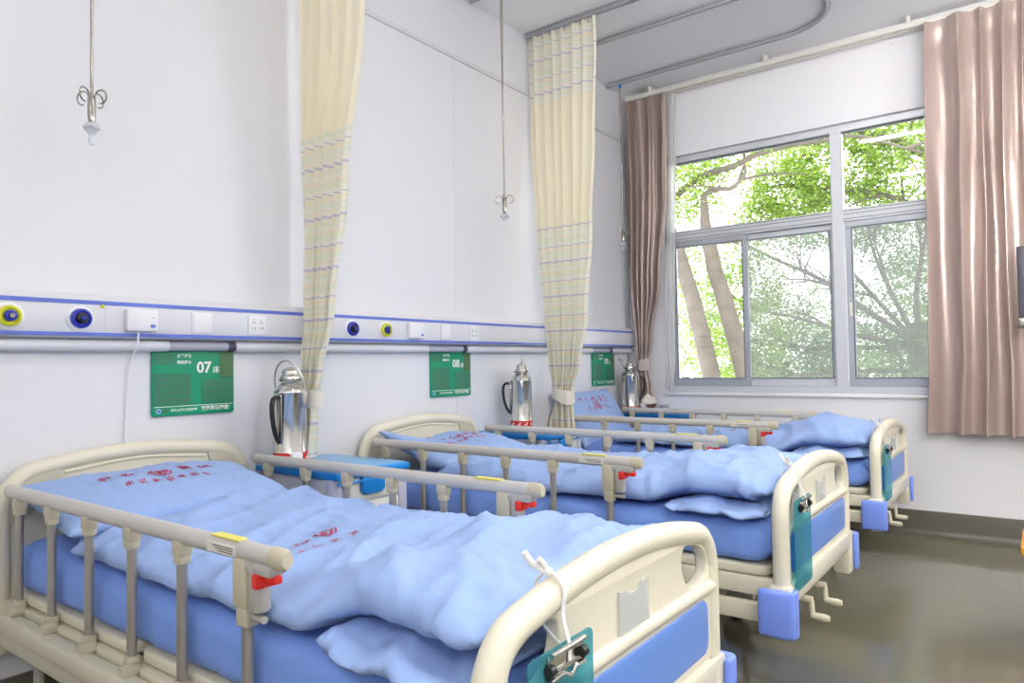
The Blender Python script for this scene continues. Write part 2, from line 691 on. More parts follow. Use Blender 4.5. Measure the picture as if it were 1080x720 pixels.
def sash(y0, y1, mfr, x, w=.045, mesh=False, fr2=None):
    z0, z1 = WZ0 + .05, TZ - .045
    m = MB()
    m.box(x, x + .03, y0, y1, z0, z0 + .065, .004, 1)
    m.box(x, x + .03, y0, y1, z1 - .05, z1, .004, 1)
    m.box(x, x + .03, y1 - w, y1, z0 + .065, z1 - .05, .004, 1)
    m.box(x, x + .03, y0, y0 + w, z0 + .065, z1 - .05, .004, 1)
    s = m.build('sliding_sash', mfr, win)
    MB().box(x + .013, x + .017, y0 + w, y1 - w, z0 + .065, z1 - .05).build('sash_pane', M['glass'], s, smooth=False)
    m = MB()
    t = .009
    m.box(x - .003, x, y0 + w - t, y0 + w, z0 + .065 - t, z1 - .05 + t)
    m.box(x - .003, x, y1 - w, y1 - w + t, z0 + .065 - t, z1 - .05 + t)
    m.box(x - .003, x, y0 + w, y1 - w, z0 + .065 - t, z0 + .065)
    m.box(x - .003, x, y0 + w, y1 - w, z1 - .05, z1 - .05 + t)
    m.build('sash_gasket', M['framed'], s, smooth=False)
    if mesh:
        MB().box(x + .045, x + .046, y0 + w * .5, y1 - w * .5, z0 + .03, z1 - .02).build('insect_screen', M['mesh'], s, smooth=False)
    return s


sash(-1.02, WY0 - .045, M['frame'], FX + .005)
sash(ym + .04, -.965, M['framew'], FX + .035, .03, True)
s_ = sash(-2.40, ym - .045, M['frame'], FX + .005, .05, True)
sash(WY1 + .045, -2.35, M['framew'], FX + .035, .03, True)
h = MB().box(FX - .008, FX + .006, ym - .082, ym - .062, 1.50, 1.60, .004)
h.build('sash_latch', M['label'], s_)
MB().box(FX - .008, FX + .006, -.44, -.425, 1.50, 1.60, .004).build('sash_latch', M['label'], win)
MB().box(-.02, FX + .02, WY1 - .02, WY0 + .02, WZ0 - .028, WZ0 - .002, .006).build('window_sill', M['reveal'], win)

# ------------------------------------------------------------------ ceiling lamps (row over the bed feet; added unseen aisle row for fill)
lampnum = 0


def ceiling_lamp(x, y, label, share=1.0, drop=.0):
    global lampnum
    lampnum += 1
    t = empty('ceiling_lamp', (x, y, H), label, 'ceiling lamp', 'fluorescent ceiling lamps')
    MB().box(-.026, .026, -.62, .62, -.095 - drop, -.06 - drop, .006).build('lamp_housing', M['fix'], t)
    for s in (-1, 1):
        MB().tube([(0, s * .45, -.065 - drop), (0, s * .45, 0)], .006, 8).build('ceiling_hanger', M['fix'], t)
        MB().box(-.02, .02, s * .6 - .02, s * .6 + .02, -.145 - drop, -.09 - drop, .006).build('tube_holder', M['fix'], t)
    MB().tube([(0, -.6, -.122 - drop), (0, .6, -.122 - drop)], .017, 12).build('lamp_tube', M['lampglow_fill' if drop else 'lampglow'], t)
    ld = bpy.data.lights.new('lamp_light', 'AREA')
    ld.shape = 'RECTANGLE'
    ld.size = .16
    ld.size_y = 1.2
    ld.energy = LAMP * share
    ld.color = (1, .975, .95)
    lo = bpy.data.objects.new('lamp_light', ld)
    C.objects.link(lo)
    lo.parent = t
    lo.location = (0, 0, -.15 - drop)
    return t


for x, w_ in ((-2.2, 'over the middle bed'), (-3.9, 'over the near bed'), (-6.9, 'behind the camera, added unseen for fill light')):  # last one added out of view to light the beds' left sides
    ceiling_lamp(x, -2.02, 'white fluorescent tube lamp on the ceiling ' + w_, .35)
for x, w_ in ((-.9, 'nearest the window over the aisle'), (-2.6, 'second from the window over the aisle'), (-4.4, 'third from the window over the aisle'), (-6.6, 'fourth from the window over the aisle')):  # added out of view, hung low to brighten the ceiling
    ceiling_lamp(x, -3.75, 'added white tube lamp, unseen, hung from the ceiling ' + w_, drop=.95)

# ------------------------------------------------------------------ ceiling tracks
TR = 'aluminium curtain tracks on the ceiling'


def track_u(xc, name_label, y_top=-.03, yc=-1.45, r=.37):
    pts = [(xc + r, y_top, H - .022)]
    pts += [(xc + r, y_top + (yc - y_top) * k / 4, H - .022) for k in range(1, 4)]
    for k in range(0, 17):
        a = -PI * k / 16
        pts.append((xc + r * math.cos(a), yc + r * math.sin(a), H - .022))
    pts += [(xc - r, yc + (y_top - yc) * k / 4, H - .022) for k in range(1, 5)]
    o = MB().tube(pts, .017, 8, True, 1.0, upv=(0, 0, 1)).build('infusion_track', M['track'])
    return tag(o, name_label, 'ceiling track', TR)


track_u(-.73, 'u-shaped aluminium infusion track on the ceiling above the bed beside the window')
track_u(-2.49, 'u-shaped infusion track at the top edge above the middle bed')
track_u(-4.07, 'u-shaped infusion track above the nearest bed, carrying the leftmost rod')
for x, l in ((-1.5, 'straight aluminium curtain track between the middle and far beds'), (-3.41, 'straight curtain track between the near and middle beds')):
    tag(MB().box(x - .016, x + .016, -2.4, -.02, H - .036, H, .004).build('curtain_track', M['track']), l, 'curtain track', TR)
m_ = MB()
m_.box(-.135, -.105, Y0 + .3, -.07, H - .10, H - .065, .004)
m_.box(-.075, -.05, Y0 + .3, -.07, H - .10, H - .065, .004)
wt = m_.build('window_curtain_track', M['trackw'])
tag(wt, 'long white double track along the top of the window wall', 'curtain track')
m_ = MB()
for k in range(7):
    y = -.3 - k * .95
    m_.box(-.14, 0, y - .012, y + .012, H - .07, H - .02, .003)
m_.build('track_bracket', M['trackw'], wt)


# ------------------------------------------------------------------ infusion hangers
def iv_rod(x, y, zb, ztop, label):
    t = empty('infusion_rod', (x, y, 0), label, 'infusion hanger', 'infusion hanging rods')
    MB().tube([(0, 0, zb + .06), (0, 0, ztop)], .0055, 10).build('rod', M['dchrome'], t)
    MB().tube([(.0, 0, ztop - .40), (0, 0, ztop + .0)], .0085, 10).build('sleeve_tube', M['post'], t)
    MB().lathe([(.0, 0), (.012, 0), (.014, .02), (.01, .045), (.004, .05)], 12, (0, 0, ztop - .03)).build('track_runner', M['flush'], t)
    MB().lathe([(0, -.03), (.010, -.03), (.013, -.01), (.013, .05), (.008, .06), (0, .06)], 14, (0, 0, zb + .05)).build('hook_hub', M['dchrome'], t)
    for k in range(4):
        a = k * PI / 2 + .5
        d = Vector((math.cos(a), math.sin(a), 0))
        pts = [d * .008 + Vector((0, 0, zb + .03)), d * .012 + Vector((0, 0, zb + .09))]
        for q in range(10):
            b = PI - q * PI * 1.55 / 9
            pts.append(d * (.034 + .022 * math.cos(b)) + Vector((0, 0, zb + .105 + .024 * math.sin(b))))
        MB().tube(smooth_path(pts, 3), .0028, 8).build('hook', M['dchrome'], t)
    m = MB()
    m.lathe([(0, -.062), (.007, -.06), (.012, -.045), (.008, -.03), (.018, -.012), (.026, .0), (.02, .014), (.008, .02), (0, .02)], 16, (0, 0, zb))
    m.tube([(.02 * math.cos(q / 10 * 2 * PI), .02 * math.sin(q / 10 * 2 * PI), zb - .002 + .006 * math.cos(q * 1.9)) for q in range(10)], .008, 8, closed=True)
    m.build('drip_catch', M['clear'], t)
    return t


iv_rod(-4.43, -.24, 2.04, H - .04, 'thin metal infusion rod with hooks above the nearest bed, at the left')
iv_rod(-2.12, -.272, 2.09, H - .04, 'thin metal infusion rod with hooks hanging above the middle bed')
iv_rod(-.36, -.145, 2.16, H - .04, 'thin infusion rod hanging in the corner left of the window drape')


# ------------------------------------------------------------------ bedhead trunking and fittings
t = empty('bedhead_trunking', (0, -.002, 1.33), 'white wall trunking with two blue stripes above the bed heads', 'wall trunking')
XA, XB = X0 + .01, -.075
pr = [(0, .150), (-.02, .156), (-.052, .140), (-.066, .128), (-.070, .120), (-.070, .004), (-.064, -.006), (-.03, -.012), (0, -.012)]
m_ = MB()
m_.grid(lambda u, v: (XA + v * (XB - XA), pr[round(u * 8)][0], pr[round(u * 8)][1]), 8, 1)
m_.box(XB - .004, XB, -.066, 0, -.008, .135, 0)
m_.build('trunking_cover', M['trunk'], t, angle=35)
MB().box(XA, XB, -.0725, -.069, .112, .127, .001, 1).build('stripe', M['stripe'], t)
MB().box(XA, XB, -.0725, -.069, -.003, .010, .001, 1).build('stripe', M['stripe'], t)
m_ = MB()
for x in (-4.31, -2.82, -1.2):
    m_.box(x - .001, x + .001, -.0712, -.069, .012, .11)
m_.build('cover_joint', M['seam'], t, smooth=False)
# lamp tube below the trunking, with a grey lens over each bed sign
segs = [(-4.06, -3.765), (-2.56, -2.22), (-.72, -.40)]
xs = [XA] + [v for s_ in segs for v in s_] + [XB]
m_ = MB()
for k in range(0, len(xs), 2):
    m_.tube([(xs[k], -.028, -.036), (xs[k + 1], -.028, -.036)], .022, 14)
m_.build('lower_conduit', M['trunk'], t)
for a, b_ in segs:
    l = MB().tube([(a, -.026, -.036), (b_, -.026, -.036)], .0195, 14).build('reading_lamp_lens', M['diffuser'], t)
    MB().tube([(b_ - .035, -.028, -.036), (b_ - .002, -.028, -.036)], .0205, 14).build('lamp_end_cap', M['dark'], l)


def outlet(x, ring, label):
    e = empty('gas_outlet', (x, -.07, 1.389), label, 'gas outlet', 'round medical gas outlets')
    MB().lathe([(0, 0), (.048, 0), (.047, -.006), (.036, -.012), (.034, -.012)], 28, axis='y').build('escutcheon', M['white'], e)
    MB().lathe([(.0, -.008), (.036, -.010), (.035, -.022), (.027, -.026), (.024, -.02), (.0, -.02)], 28, axis='y').build('collar', M['outlety'] if ring else M['outletb'], e)
    MB().lathe([(.0, -.018), (.020, -.019), (.018, -.032), (.010, -.036), (.006, -.03), (0, -.03)], 20, axis='y').build('socket_core', M['outletb'] if ring else M['black'], e)
    MB().lathe([(0, -.02), (.008, -.02), (.008, -.042), (0, -.042)], 14, axis='y').build('valve_pin', M['dchrome'] if ring else M['outletb'], e)


outlet(-4.62, 1, 'yellow-ringed round gas outlet at the left end of the trunking')
outlet(-4.40, 0, 'dark blue round gas outlet left of the near call box')
outlet(-3.146, 0, 'dark blue round gas outlet just right of the near ivory curtain')
outlet(-2.92, 1, 'yellow-ringed round gas outlet left of the middle call box')


def call_box(x, label, cable=True):
    e = empty('nurse_call_box', (x, -.07, 1.39), label, 'call box', 'white nurse call boxes')
    MB().box(-.058, .058, -.03, 0, -.042, .042, .006).build('box_body', M['white'], e)
    MB().box(.028, .046, -.032, -.029, -.028, -.016, .001, 1).build('call_button', M['stripe'], e)
    MB().box(.035, .041, -.032, -.029, .008, .012, .001, 1).build('indicator', M['house'], e)
    if cable:
        MB().tube(smooth_path([(-.012, -.015, -.04), (-.012, -.006, -.10), (-.016, .045, -.16), (-.02, .062, -.30), (-.026, .062, -.46), (-.022, .05, -.56)], 6), .0035, 8).build('cable', M['white'], e)
    return e


call_box(-4.187, 'white nurse call box with hanging cable above the nearest bed')
call_box(-2.703, 'white nurse call box above the middle bed', False)


def switch(x, kind, label):
    e = empty('wall_socket' if kind else 'switch_plate', (x, -.07, 1.389), label, 'socket' if kind else 'switch')
    MB().box(-.044, .044, -.01, 0, -.044, .044, .004).build('cover_plate', M['white'], e)
    if kind:
        m = MB()
        for s in (-1, 1):
            for q in (-1, 1):
                m.box(s * .018 + q * .007 - .0012, s * .018 + q * .007 + .0012, -.0115, -.009, -.018, -.010)
                m.box(s * .018 + q * .006 - .0011, s * .018 + q * .006 + .0011, -.0115, -.009, .006, .014, rot=Matrix.Rotation(q * .6, 3, 'Y'))
            m.box(s * .018 - .001, s * .018 + .001, -.0115, -.009, .018, .026)
        m.build('socket_slots', M['ink'], e, smooth=False)
    else:
        MB().box(-.036, .036, -.0125, -.009, -.036, .036, .002).build('rocker', M['white'], e)


switch(-3.938, 0, 'blank white square switch plate right of the near call box')
switch(-3.682, 1, 'white square power socket left of the near ivory curtain')
switch(-2.447, 0, 'blank white square switch plate above the number 08 sign')
switch(-2.19, 1, 'white square power socket right of the number 08 sign')
tag(MB().lathe([(0, 0), (.006, 0), (.006, -.012), (.003, -.014), (0, -.014)], 10, (-4.325, -.07, 1.437), 'y').build('brass_screw', M['outlety']), 'tiny brass screw on the trunking beside the blue outlet', 'screw')


# ------------------------------------------------------------------ bed signs
def bed_sign(x, num, label):
    w, hh = .355, .272
    e = empty('bed_sign', (x, -.001, 1.148), label, 'sign', 'green bed number signs')
    MB().mesh(plate_mesh([rrect(-w / 2, w / 2, -hh / 2, hh / 2, .012)], .012, .002)).build('sign_board', M['green'], e).location = (0, -.007, 0)

    def card(x0, x1, z0, z1, m, name='name_card'):
        return MB().box(x0, x1, -.0155, -.0125, z0, z1, .0008, 1).build(name, m, e)
    card(-.172, -.082, .072, .118, M['greend'])
    card(-.172, -.018, -.095, .035, M['greend'])
    card(.03, .172, -.092, .01, M['greend'])
    card(.112, .172, .015, .128, M['brownc'])
    m = MB()
    for k in range(4):
        z = .012 - k * .028
        m.box(-.166, -.024, -.0163, -.0155, z - .003, z + .003)
    for k in range(3):
        z = -.014 - k * .028
        m.box(.036, .166, -.0163, -.0155, z - .003, z + .003)
    m.build('card_line', M['greenl'], e, smooth=False)
    MB().box(-w / 2 + .008, w / 2 - .008, -.0142, -.0128, -.1, -.0975).build('divider', M['signw'], e, smooth=False)

    def txt(body, size, px, pz, bold=0, align='CENTER', name='sign_text'):
        me = text_mesh(body, size, bold, align)
        me.transform(Matrix.Translation((px, -.0168, pz)) @ WALLM)
        return finish(name, me, M['signw'], e, smooth=False)
    txt(num, .064, .038, .057, .0018, name='bed_number')
    txt('床', .032, .093, .046, .0004, name='bed_character')
    txt('主管医生', .0155, -.047, .106, .0005)
    txt('责任护士', .0155, -.047, .080, .0005)
    txt('市中心医院病区护理', .0125, -.105, -.115, .0003, 'LEFT')
    txt('祝您早日康复!', .0205, .025, -.114, .0007, 'LEFT')
    for k, mt in ((0, M['logo']), (1, M['brownc'])):
        MB().lathe([(0, 0), (.0105 - .002 * k, 0), (.0105 - .002 * k, -.002), (0, -.002)], 18, (-.152 + .027 * k, -.013, -.115), 'y').build('round_logo', mt, e)
    MB().lathe([(.004, 0), (.0065, 0), (.0065, -.001), (.004, -.001), (.004, 0)], 14, (-.152, -.0152, -.115), 'y').build('logo_ring', M['stripe'], e)


bed_sign(-3.935, '07', 'green bed sign reading 07 above the nearest bed')
bed_sign(-2.333, '08', 'green bed sign reading 08 above the middle bed')
bed_sign(-.492, '09', 'green bed sign reading 09 beside the window corner')

# ------------------------------------------------------------------ beds
XB1, XB2, XB3 = -4.1882, -2.6129, -.8478
BEDS = [(XB1, 0.0), (XB2, -.008), (XB3, -.022)]


def arch(hw, ztop, drop, zlow, r=.095, n=7):
    """outline from the left foot over the cambered top to the right foot"""
    xs_ = hw - r * .82
    zs_ = ztop - drop * (xs_ / hw) ** 2
    half = [(-hw, zlow), (-hw, zlow + (zs_ - r - zlow) * .5), (-hw, zs_ - r * 1.15)]
    for k in range(1, 5):
        a_ = PI - k * PI / 2 / 5
        half.append((-hw + r * .9 + r * .9 * math.cos(a_), zs_ - r * 1.1 + r * 1.1 * math.sin(a_)))
    for k in range(5):
        x_ = -xs_ + .02 + (xs_ - .02) * k / 5
        half.append((x_, ztop - drop * (x_ / hw) ** 2))
    pts = half + [(0, ztop)] + [(-p, q) for p, q in half[::-1]]
    return [(p.x, p.z) for p in smooth_path([(p, 0, q) for p, q in pts], n)]


bed = empty('hospital_bed', (XB1, 0, 0), 'cream hospital bed nearest the camera under sign 07', 'bed', 'cream hospital beds with blue footboards')


def make_board(name, y, hw, ztop, zsh, foot):
    """cream end board: rounded rim, thin panel with two grip slots, ridge, ledge, leg sleeves"""
    side = -1 if foot else 1        # outer face direction
    rim = arch(hw, ztop - .028, zsh, .30, .10 if foot else .13)
    m = MB()
    m.tube([(a, y, b) for a, b in rim], .029, 14, True, .98, upv=(0, 1, 0))
    inner = arch(hw - .002, ztop - .022, zsh, .372, .10 if foot else .13, 5)
    loops = [inner]
    if foot:
        slot = [(.408, .668), (.412, .695), (.402, .718), (.378, .736), (.335, .750), (.290, .757), (.270, .746), (.264, .722), (.272, .692), (.292, .668), (.325, .655), (.375, .652)]
        for s in (-1, 1):
            sp = smooth_path([(s * a, 0, b) for a, b in slot], 4, True)
            loops.append([(p.x, p.z) for p in sp])
        pm = plate_mesh(loops, .030, .005)
    else:
        pm = plate_mesh(loops, .026, .005)
    pm.transform(Matrix.Translation((0, y, 0)))
    m.mesh(pm)
    if foot:
        m.tube(smooth_path([(-hw, y - .010, .628), (-.2, y - .012, .634), (0, y - .012, .636), (.2, y - .012, .634), (hw, y - .010, .628)], 5), .018, 10, upv=(0, 1, 0))
        m.box(-hw - .004, hw + .004, y - .035, y + .028, .385, .452, .010)
        m.box(-hw + .05, hw - .05, y - .022, y + .02, .365, .40, .010)
    else:
        m.box(-hw - .004, hw + .004, y - .028, y + .035, .385, .452, .010)
    for s in (-1, 1):
        m.box(min(s * (hw - .052), s * (hw + .036)), max(s * (hw - .052), s * (hw + .036)), y - .036, y + .036, .275, .452, .014)
    b = m.build(name, M['cream'], bed)
    if foot:
        MB().mesh(plate_mesh([rrect(-.405, .405, .474, .606, .03)], .012, .003)).build('blue_panel', M['fpanel'], b).location = (0, y - .014, 0)
        # clear card pocket on the upper panel
        pk = plate_mesh([[(-.075, .655), (.055, .655), (.055, .742), (.02, .742), (.005, .728), (-.03, .728), (-.045, .742), (-.075, .742)]], .004, .001)
        MB().mesh(pk).build('card_pocket', M['clear'], b).location = (0.02, y - .020, 0)
    else:
        for s in (-1, 1):
            pts = [(.43, .70), (.435, .79), (.41, .838), (.36, .868), (.30, .876), (.272, .858), (.285, .81), (.32, .76), (.37, .72)]
            sp = smooth_path([(s * a, 0, b_) for a, b_ in pts], 4, True)
            o = MB().mesh(plate_mesh([[(p.x, p.z) for p in sp]], .010, .004)).build('corner_grip', M['creamd'], b)
            o.location = (0, y - .017, 0)
        MB().tube(smooth_path([(-.26, y - .014, .845), (0, y - .015, .868), (.26, y - .014, .845)], 8), .006, 8).build('panel_ridge', M['cream'], b)
    for s in (-1, 1):
        if foot:
            x0, x1 = (hw + .030, hw + .066) if s > 0 else (-hw - .066, -hw - .030)
            MB().box(x0, x1, y - .052, y + .066, .288, .442, .014, 3).build('corner_bumper', M['bumper'], b)
            m = MB()
            m.box(min(s * (hw + .0), s * (hw + .05)), max(s * (hw + .0), s * (hw + .05)), y - .054, y - .036, .288, .442, .008, 3)
            m.build('corner_bumper', M['bumper'], b)
    for s in (-1, 1):
        xx = s * (hw - .07)
        yy = y + (.42 if foot else -.12)
        
        c = MB()
        c.tube([(xx, yy, .12), (xx, yy, .33)], .016, 10)
        c.box(xx - .022, xx + .022, yy - .05, yy + .05, .10, .135, .008)
        for q in (-1, 1):
            c.box(xx + q * .024 - .003, xx + q * .024 + .003, yy - .02, yy + .07 * 1, .05, .13, .002)
        cs = c.build('castor', M['house'], bed)
        MB().lathe([(0, -.018), (.05, -.018), (.062, -.012), (.062, .012), (.05, .018), (0, .018)], 22, (xx, yy + .035, .062), 'x').build('wheel', M['rubber'], cs)
    return b


make_board('headboard', -.062, .445, .926, .055, False)
make_board('footboard', -2.135, .452, .840, .062, True)

# frame under the mattress
m_ = MB()
for s in (-1, 1):
    m_.box(min(s * .40, s * .445), max(s * .40, s * .445), -2.11, -.09, .395, .455, .006)
for y in (-.25, -.95, -1.42, -1.95):
    m_.box(-.41, .41, y - .02, y + .02, .40, .45, .004)
fr = m_.build('bed_frame', M['steelp'], bed)
for a, b_ in ((-.13, -.93), (-.96, -1.38), (-1.41, -2.085)):
    loop = rrect(-.430, .430, b_, a, .05)
    pm = plate_mesh([loop], .034, .010)
    pm.transform(Matrix(((1, 0, 0, 0), (0, 0, 1, 0), (0, -1, 0, 0), (0, 0, 0, 1))))      # XZ plate -> XY plate
    for v in pm.vertices:
        v.co = Vector((v.co.x, v.co.y, v.co.z))
    ys = [v.co.y for v in pm.vertices]
    if abs(min(ys) - b_) > .05:
        for v in pm.vertices:
            v.co.y = -v.co.y
    pm.flip_normals()
    pm.transform(Matrix.Translation((0, 0, .474)))
    MB().mesh(pm).build('mattress_deck', M['steelp'], fr)
m_ = MB()
for s in (-1, 1):
    m_.box(min(s * .425, s * .462), max(s * .425, s * .462), -2.10, -.08, .312, .372, .006)
for y in (-.55, -1.2, -1.75):
    for s in (-1, 1):
        m_.box(s * .43 - .014, s * .43 + .014, y - .018, y + .018, .36, .41, .003)
m_.build('lower_beam', M['steelp'], bed)
for y in (-.55, -1.45):
    MB().tube([(-.42, y, .34), (.42, y, .34)], .02, 10).build('cross_tube', M['steelp'], bed)
for x in (-.14, .06):
    c = MB()
    c.tube([(x, -1.5, .335), (x, -2.13, .315)], .010, 10)
    c.build('crank_shaft', M['post'], bed)
    c = MB()
    c.tube([(x, -2.08, .318), (x, -2.15, .315)], .014, 12)
    c.tube([(x, -2.145, .316), (x - .01, -2.15, .280), (x - .012, -2.152, .262)], [.010, .010, .009], 10)
    c.tube([(x - .012, -2.148, .264), (x - .012, -2.195, .262), (x - .012, -2.21, .262)], [.012, .014, .010], 12)
    c.build('crank_handle', M['steelp'], bed)


# folding side rails
def side_rail(s):
    xr = s * .45
    m = MB()
    m.tube([(xr, -.155, .815), (xr, -1.585, .815)], .0165, 16, True, 1.32, upv=(0, 0, 1))
    r = m.build('side_rail', M['rail'], bed)
    MB().tube([(xr, -.146, .815), (xr, -.158, .815)], [.015, .0175], 16, True, 1.32, upv=(0, 0, 1)).build('rail_end_cap', M['joint'], r)
    MB().tube([(xr, -1.582, .815), (xr, -1.618, .815), (xr, -1.630, .815)], [.0178, .0178, .013], 16, True, 1.32, upv=(0, 0, 1)).build('rail_end_cap', M['joint'], r)
    MB().box(min(xr + s * .014, xr + s * .0172), max(xr + s * .014, xr + s * .0172), -1.47, -1.36, .802, .824, .001, 1).build('rail_sticker', M['label'], r)
    k = MB()
    for q in range(3):
        k.box(min(xr + s * .0168, xr + s * .0178), max(xr + s * .0168, xr + s * .0178), -1.462, -1.385 - .01 * q, .817 - q * .005, .819 - q * .005)
    k.build('sticker_print', M['ink'], r, smooth=False)
    MB().tube([(xr, -1.365, .8165), (xr, -1.47, .8165)], .0168, 16, False, 1.30, upv=(0, 0, 1))
    MB().box(xr - .012, xr + .012, -1.475, -1.37, .834, .8385, .001, 1).build('yellow_sticker', M['yellow'], r)
    for y in (-.235, -.485, -.735, -.98, -1.225, -1.49):
        last = y == -1.49
        zt = .70 if last else .775
        MB().tube([(xr, y, .445), (xr, y, zt + .01)], .0115, 12, True, 1.25, upv=(0, 1, 0)).build('rail_post', M['post'], r)
        if not last:
            j = MB()
            j.box(xr - .016, xr + .016, y - .021, y + .021, .766, .804, .006)
            j.box(xr - .0145, xr + .0145, y - .017, y + .017, .748, .772, .005)
            j.build('post_joint', M['joint'], r)
        f = MB()
        f.box(xr - .016, xr + .016, y - .016, y + .016, .436, .482, .005)
        f.lathe([(0, -.022), (.017, -.022), (.019, -.018), (.019, .018), (.017, .022), (0, .022)], 14, (xr + s * .012, y - .012, .446), 'x')
        f.build('post_bracket', M['joint'], r)
    hb = MB()
    hb.box(xr - .021, xr + .021, -1.515, -1.462, .70, .802, .008)
    hb.box(xr - .016, xr + .016, -1.510, -1.468, .66, .71, .006)
    hb.build('latch_bracket', M['joint'], r)
    hb = MB()
    hb.lathe([(0, .70), (.019, .70), (.022, .705), (.022, .79), (.02, .80), (0, .80)], 16, (xr, -1.535, 0))
    hb.box(xr - .02, xr + .02, -1.595, -1.50, .778, .802, .006)
    hb.tube([(xr, -1.50, .683), (xr, -1.552, .683)], .008, 8)
    hb.build('latch_housing', M['house'], r)
    lv = MB()
    lv.box(xr - .011, xr + .011, -1.60, -1.545, .763, .781, .005)
    lv.box(xr - .0245, xr + .0245, -1.560, -1.538, .750, .781, .005)
    lv.build('release_lever', M['red'], r)
    ch = MB()
    ch.box(min(xr, xr + s * .045), max(xr, xr + s * .045), -1.57, -.20, .386, .440, .008)
    ch.build('rail_channel', M['steelp'], r)


side_rail(-1)
side_rail(1)
bed2 = copy_tree(bed)
bed2.location = (XB2, BEDS[1][1] + .016, 0)
bed2['label'] = 'cream hospital bed in the middle of the row, under sign 08'
bed3 = copy_tree(bed)
bed3.location = (XB3, .022, 0)
bed3['label'] = 'cream hospital bed farthest away, beside the window wall'
BEDS = [(XB1, 0.0), (XB2, .008), (XB3, .022)]


# ------------------------------------------------------------------ bedding (soft cloth settled over the mattresses)
def raw(name, vs, fs):
    me = bpy.data.meshes.new(name)
    me.from_pydata(vs, [], fs)
    me.update()
    return me


def settle(me, frames, pin=1.0, weight=.4, shrink=-.03, bend=.3, pressure=.6, floor_z=None, loc=(0, 0, 0)):
    """short cloth run that lets an oversized cover buckle into wrinkles around its filling"""
    o = bpy.data.objects.new('cloth', me)
    C.objects.link(o)
    vg = o.vertex_groups.new(name='fill')
    vg.add(list(range(len(me.vertices))), weight, 'REPLACE')
    tmp = None
    if floor_z is not None:
        tm = raw('under', [(-.6, -2.4, floor_z), (.6, -2.4, floor_z), (.6, .2, floor_z), (-.6, .2, floor_z)], [(0, 1, 2, 3)])
        tmp = bpy.data.objects.new('under', tm)
        C.objects.link(tmp)
        tmp.modifiers.new('c', 'COLLISION')
        tmp.collision.thickness_outer = .005
    md = o.modifiers.new('cloth', 'CLOTH')
    s = md.settings
    s.quality = 7
    s.mass = .2
    s.tension_stiffness = s.compression_stiffness = 15
    s.shear_stiffness = 5
    s.bending_stiffness = bend
    s.air_damping = 3
    s.vertex_group_mass = 'fill'
    s.pin_stiffness = pin
    s.use_pressure = True
    s.uniform_pressure_force = pressure
    s.shrink_min = shrink
    md.collision_settings.use_collision = tmp is not None
    md.collision_settings.distance_min = .004
    md.collision_settings.use_self_collision = False
    md.point_cache.frame_end = frames
    for f in range(1, frames + 1):
        scene.frame_set(f)
    out = bpy.data.meshes.new_from_object(o.evaluated_get(bpy.context.evaluated_depsgraph_get()))
    bpy.data.objects.remove(o)
    if tmp:
        bpy.data.objects.remove(tmp)
    scene.frame_set(1)
    return out


def slab(nx, ny, hw, y0, y1, zfun, edge, endr=.07, ex=5, ez=2.6):
    """closed quilt shell; zfun(x, v) -> (bottom, top); edge(side, v) -> sideways shift of that edge"""
    L = y0 - y1
    vs, fs = [], []
    vv = [0, .004, .010] + [.018 + (1 - .036) * j / ny for j in range(ny + 1)] + [.990, .996, 1]
    for v in vv:
        y = y0 - v * L
        k = min(1, min(v, 1 - v) * L / endr + .02)
        k = math.sqrt(1 - (1 - k) ** 2)
        fine = []
        NF = 360
        for i in range(NF):
            a = 2 * PI * i / NF
            ca, sa = math.cos(a), math.sin(a)
            x = (hw - .03 * (1 - k)) * math.copysign(abs(ca) ** (2 / ex), ca)
            b = math.copysign(abs(sa) ** (2 / ez), sa)
            sd_ = 1 if x > 0 else -1
            x += edge(sd_, v) * abs(x / hw) ** 3 * sd_
            zb, zt = zfun(x, v)
            zm = zb + (zt - zb) * .35
            fine.append((x, y, zm + (zt - zm) * b * k if b > 0 else zm + (zm - zb) * b * k))
        acc = [0]
        for i in range(NF):
            acc.append(acc[-1] + math.dist(fine[i], fine[(i + 1) % NF]))
        j = 0
        for i in range(nx):
            t_ = acc[-1] * i / nx
            while acc[j + 1] < t_:
                j += 1
            u = (t_ - acc[j]) / max(1e-9, acc[j + 1] - acc[j])
            p, q = fine[j], fine[(j + 1) % NF]
            vs.append(tuple(p[c] + (q[c] - p[c]) * u for c in range(3)))
    n = len(vv)
    for j in range(n - 1):
        for i in range(nx):
            i2 = (i + 1) % nx
            fs.append([j * nx + i, (j + 1) * nx + i, (j + 1) * nx + i2, j * nx + i2])
    fs.append(list(range(nx)))
    fs.append([(n - 1) * nx + i for i in range(nx)][::-1])
    return vs, fs


def sstep(a, b, x):
    t_ = max(0, min(1, (x - a) / (b - a)))
    return t_ * t_ * (3 - 2 * t_)


def crease(x, v, seed):
    """long soft folds that run across and slantwise over the quilt"""
    a = N3(x * 2.2 + v * 3.0 + seed, v * 7.0 - x * 1.5, seed)
    b = N3(x * 1.3 - v * 4.0, v * 9 + x * 3 + seed * 2, 3 + seed)
    return .024 * (1 - abs(a) * 2.4) ** 2 + .018 * (1 - abs(b) * 2.4) ** 2


def mattress(i, label):
    x, y = BEDS[i]
    seed = 11 + i * 5
    vs, fs = slab(72, 100, .424, -.115, -2.085,
                  lambda a, v: (.492, .648 + .004 * N3(a * 3, v * 8, seed)),
                  lambda s, v: .006 * N3(v * 9, s * 2, seed) + .010 * N3(v * 26, s * 2, seed) * .5, .05, 9, 5)
    me = settle(raw('mattress', vs, fs), 8, weight=.55, shrink=-.02, bend=.4)
    o = finish('mattress', me, M['sheet'], None, True, 0)
    o.location = (x, y, 0)
    return tag(o, label, 'mattress', 'blue-sheeted mattresses')


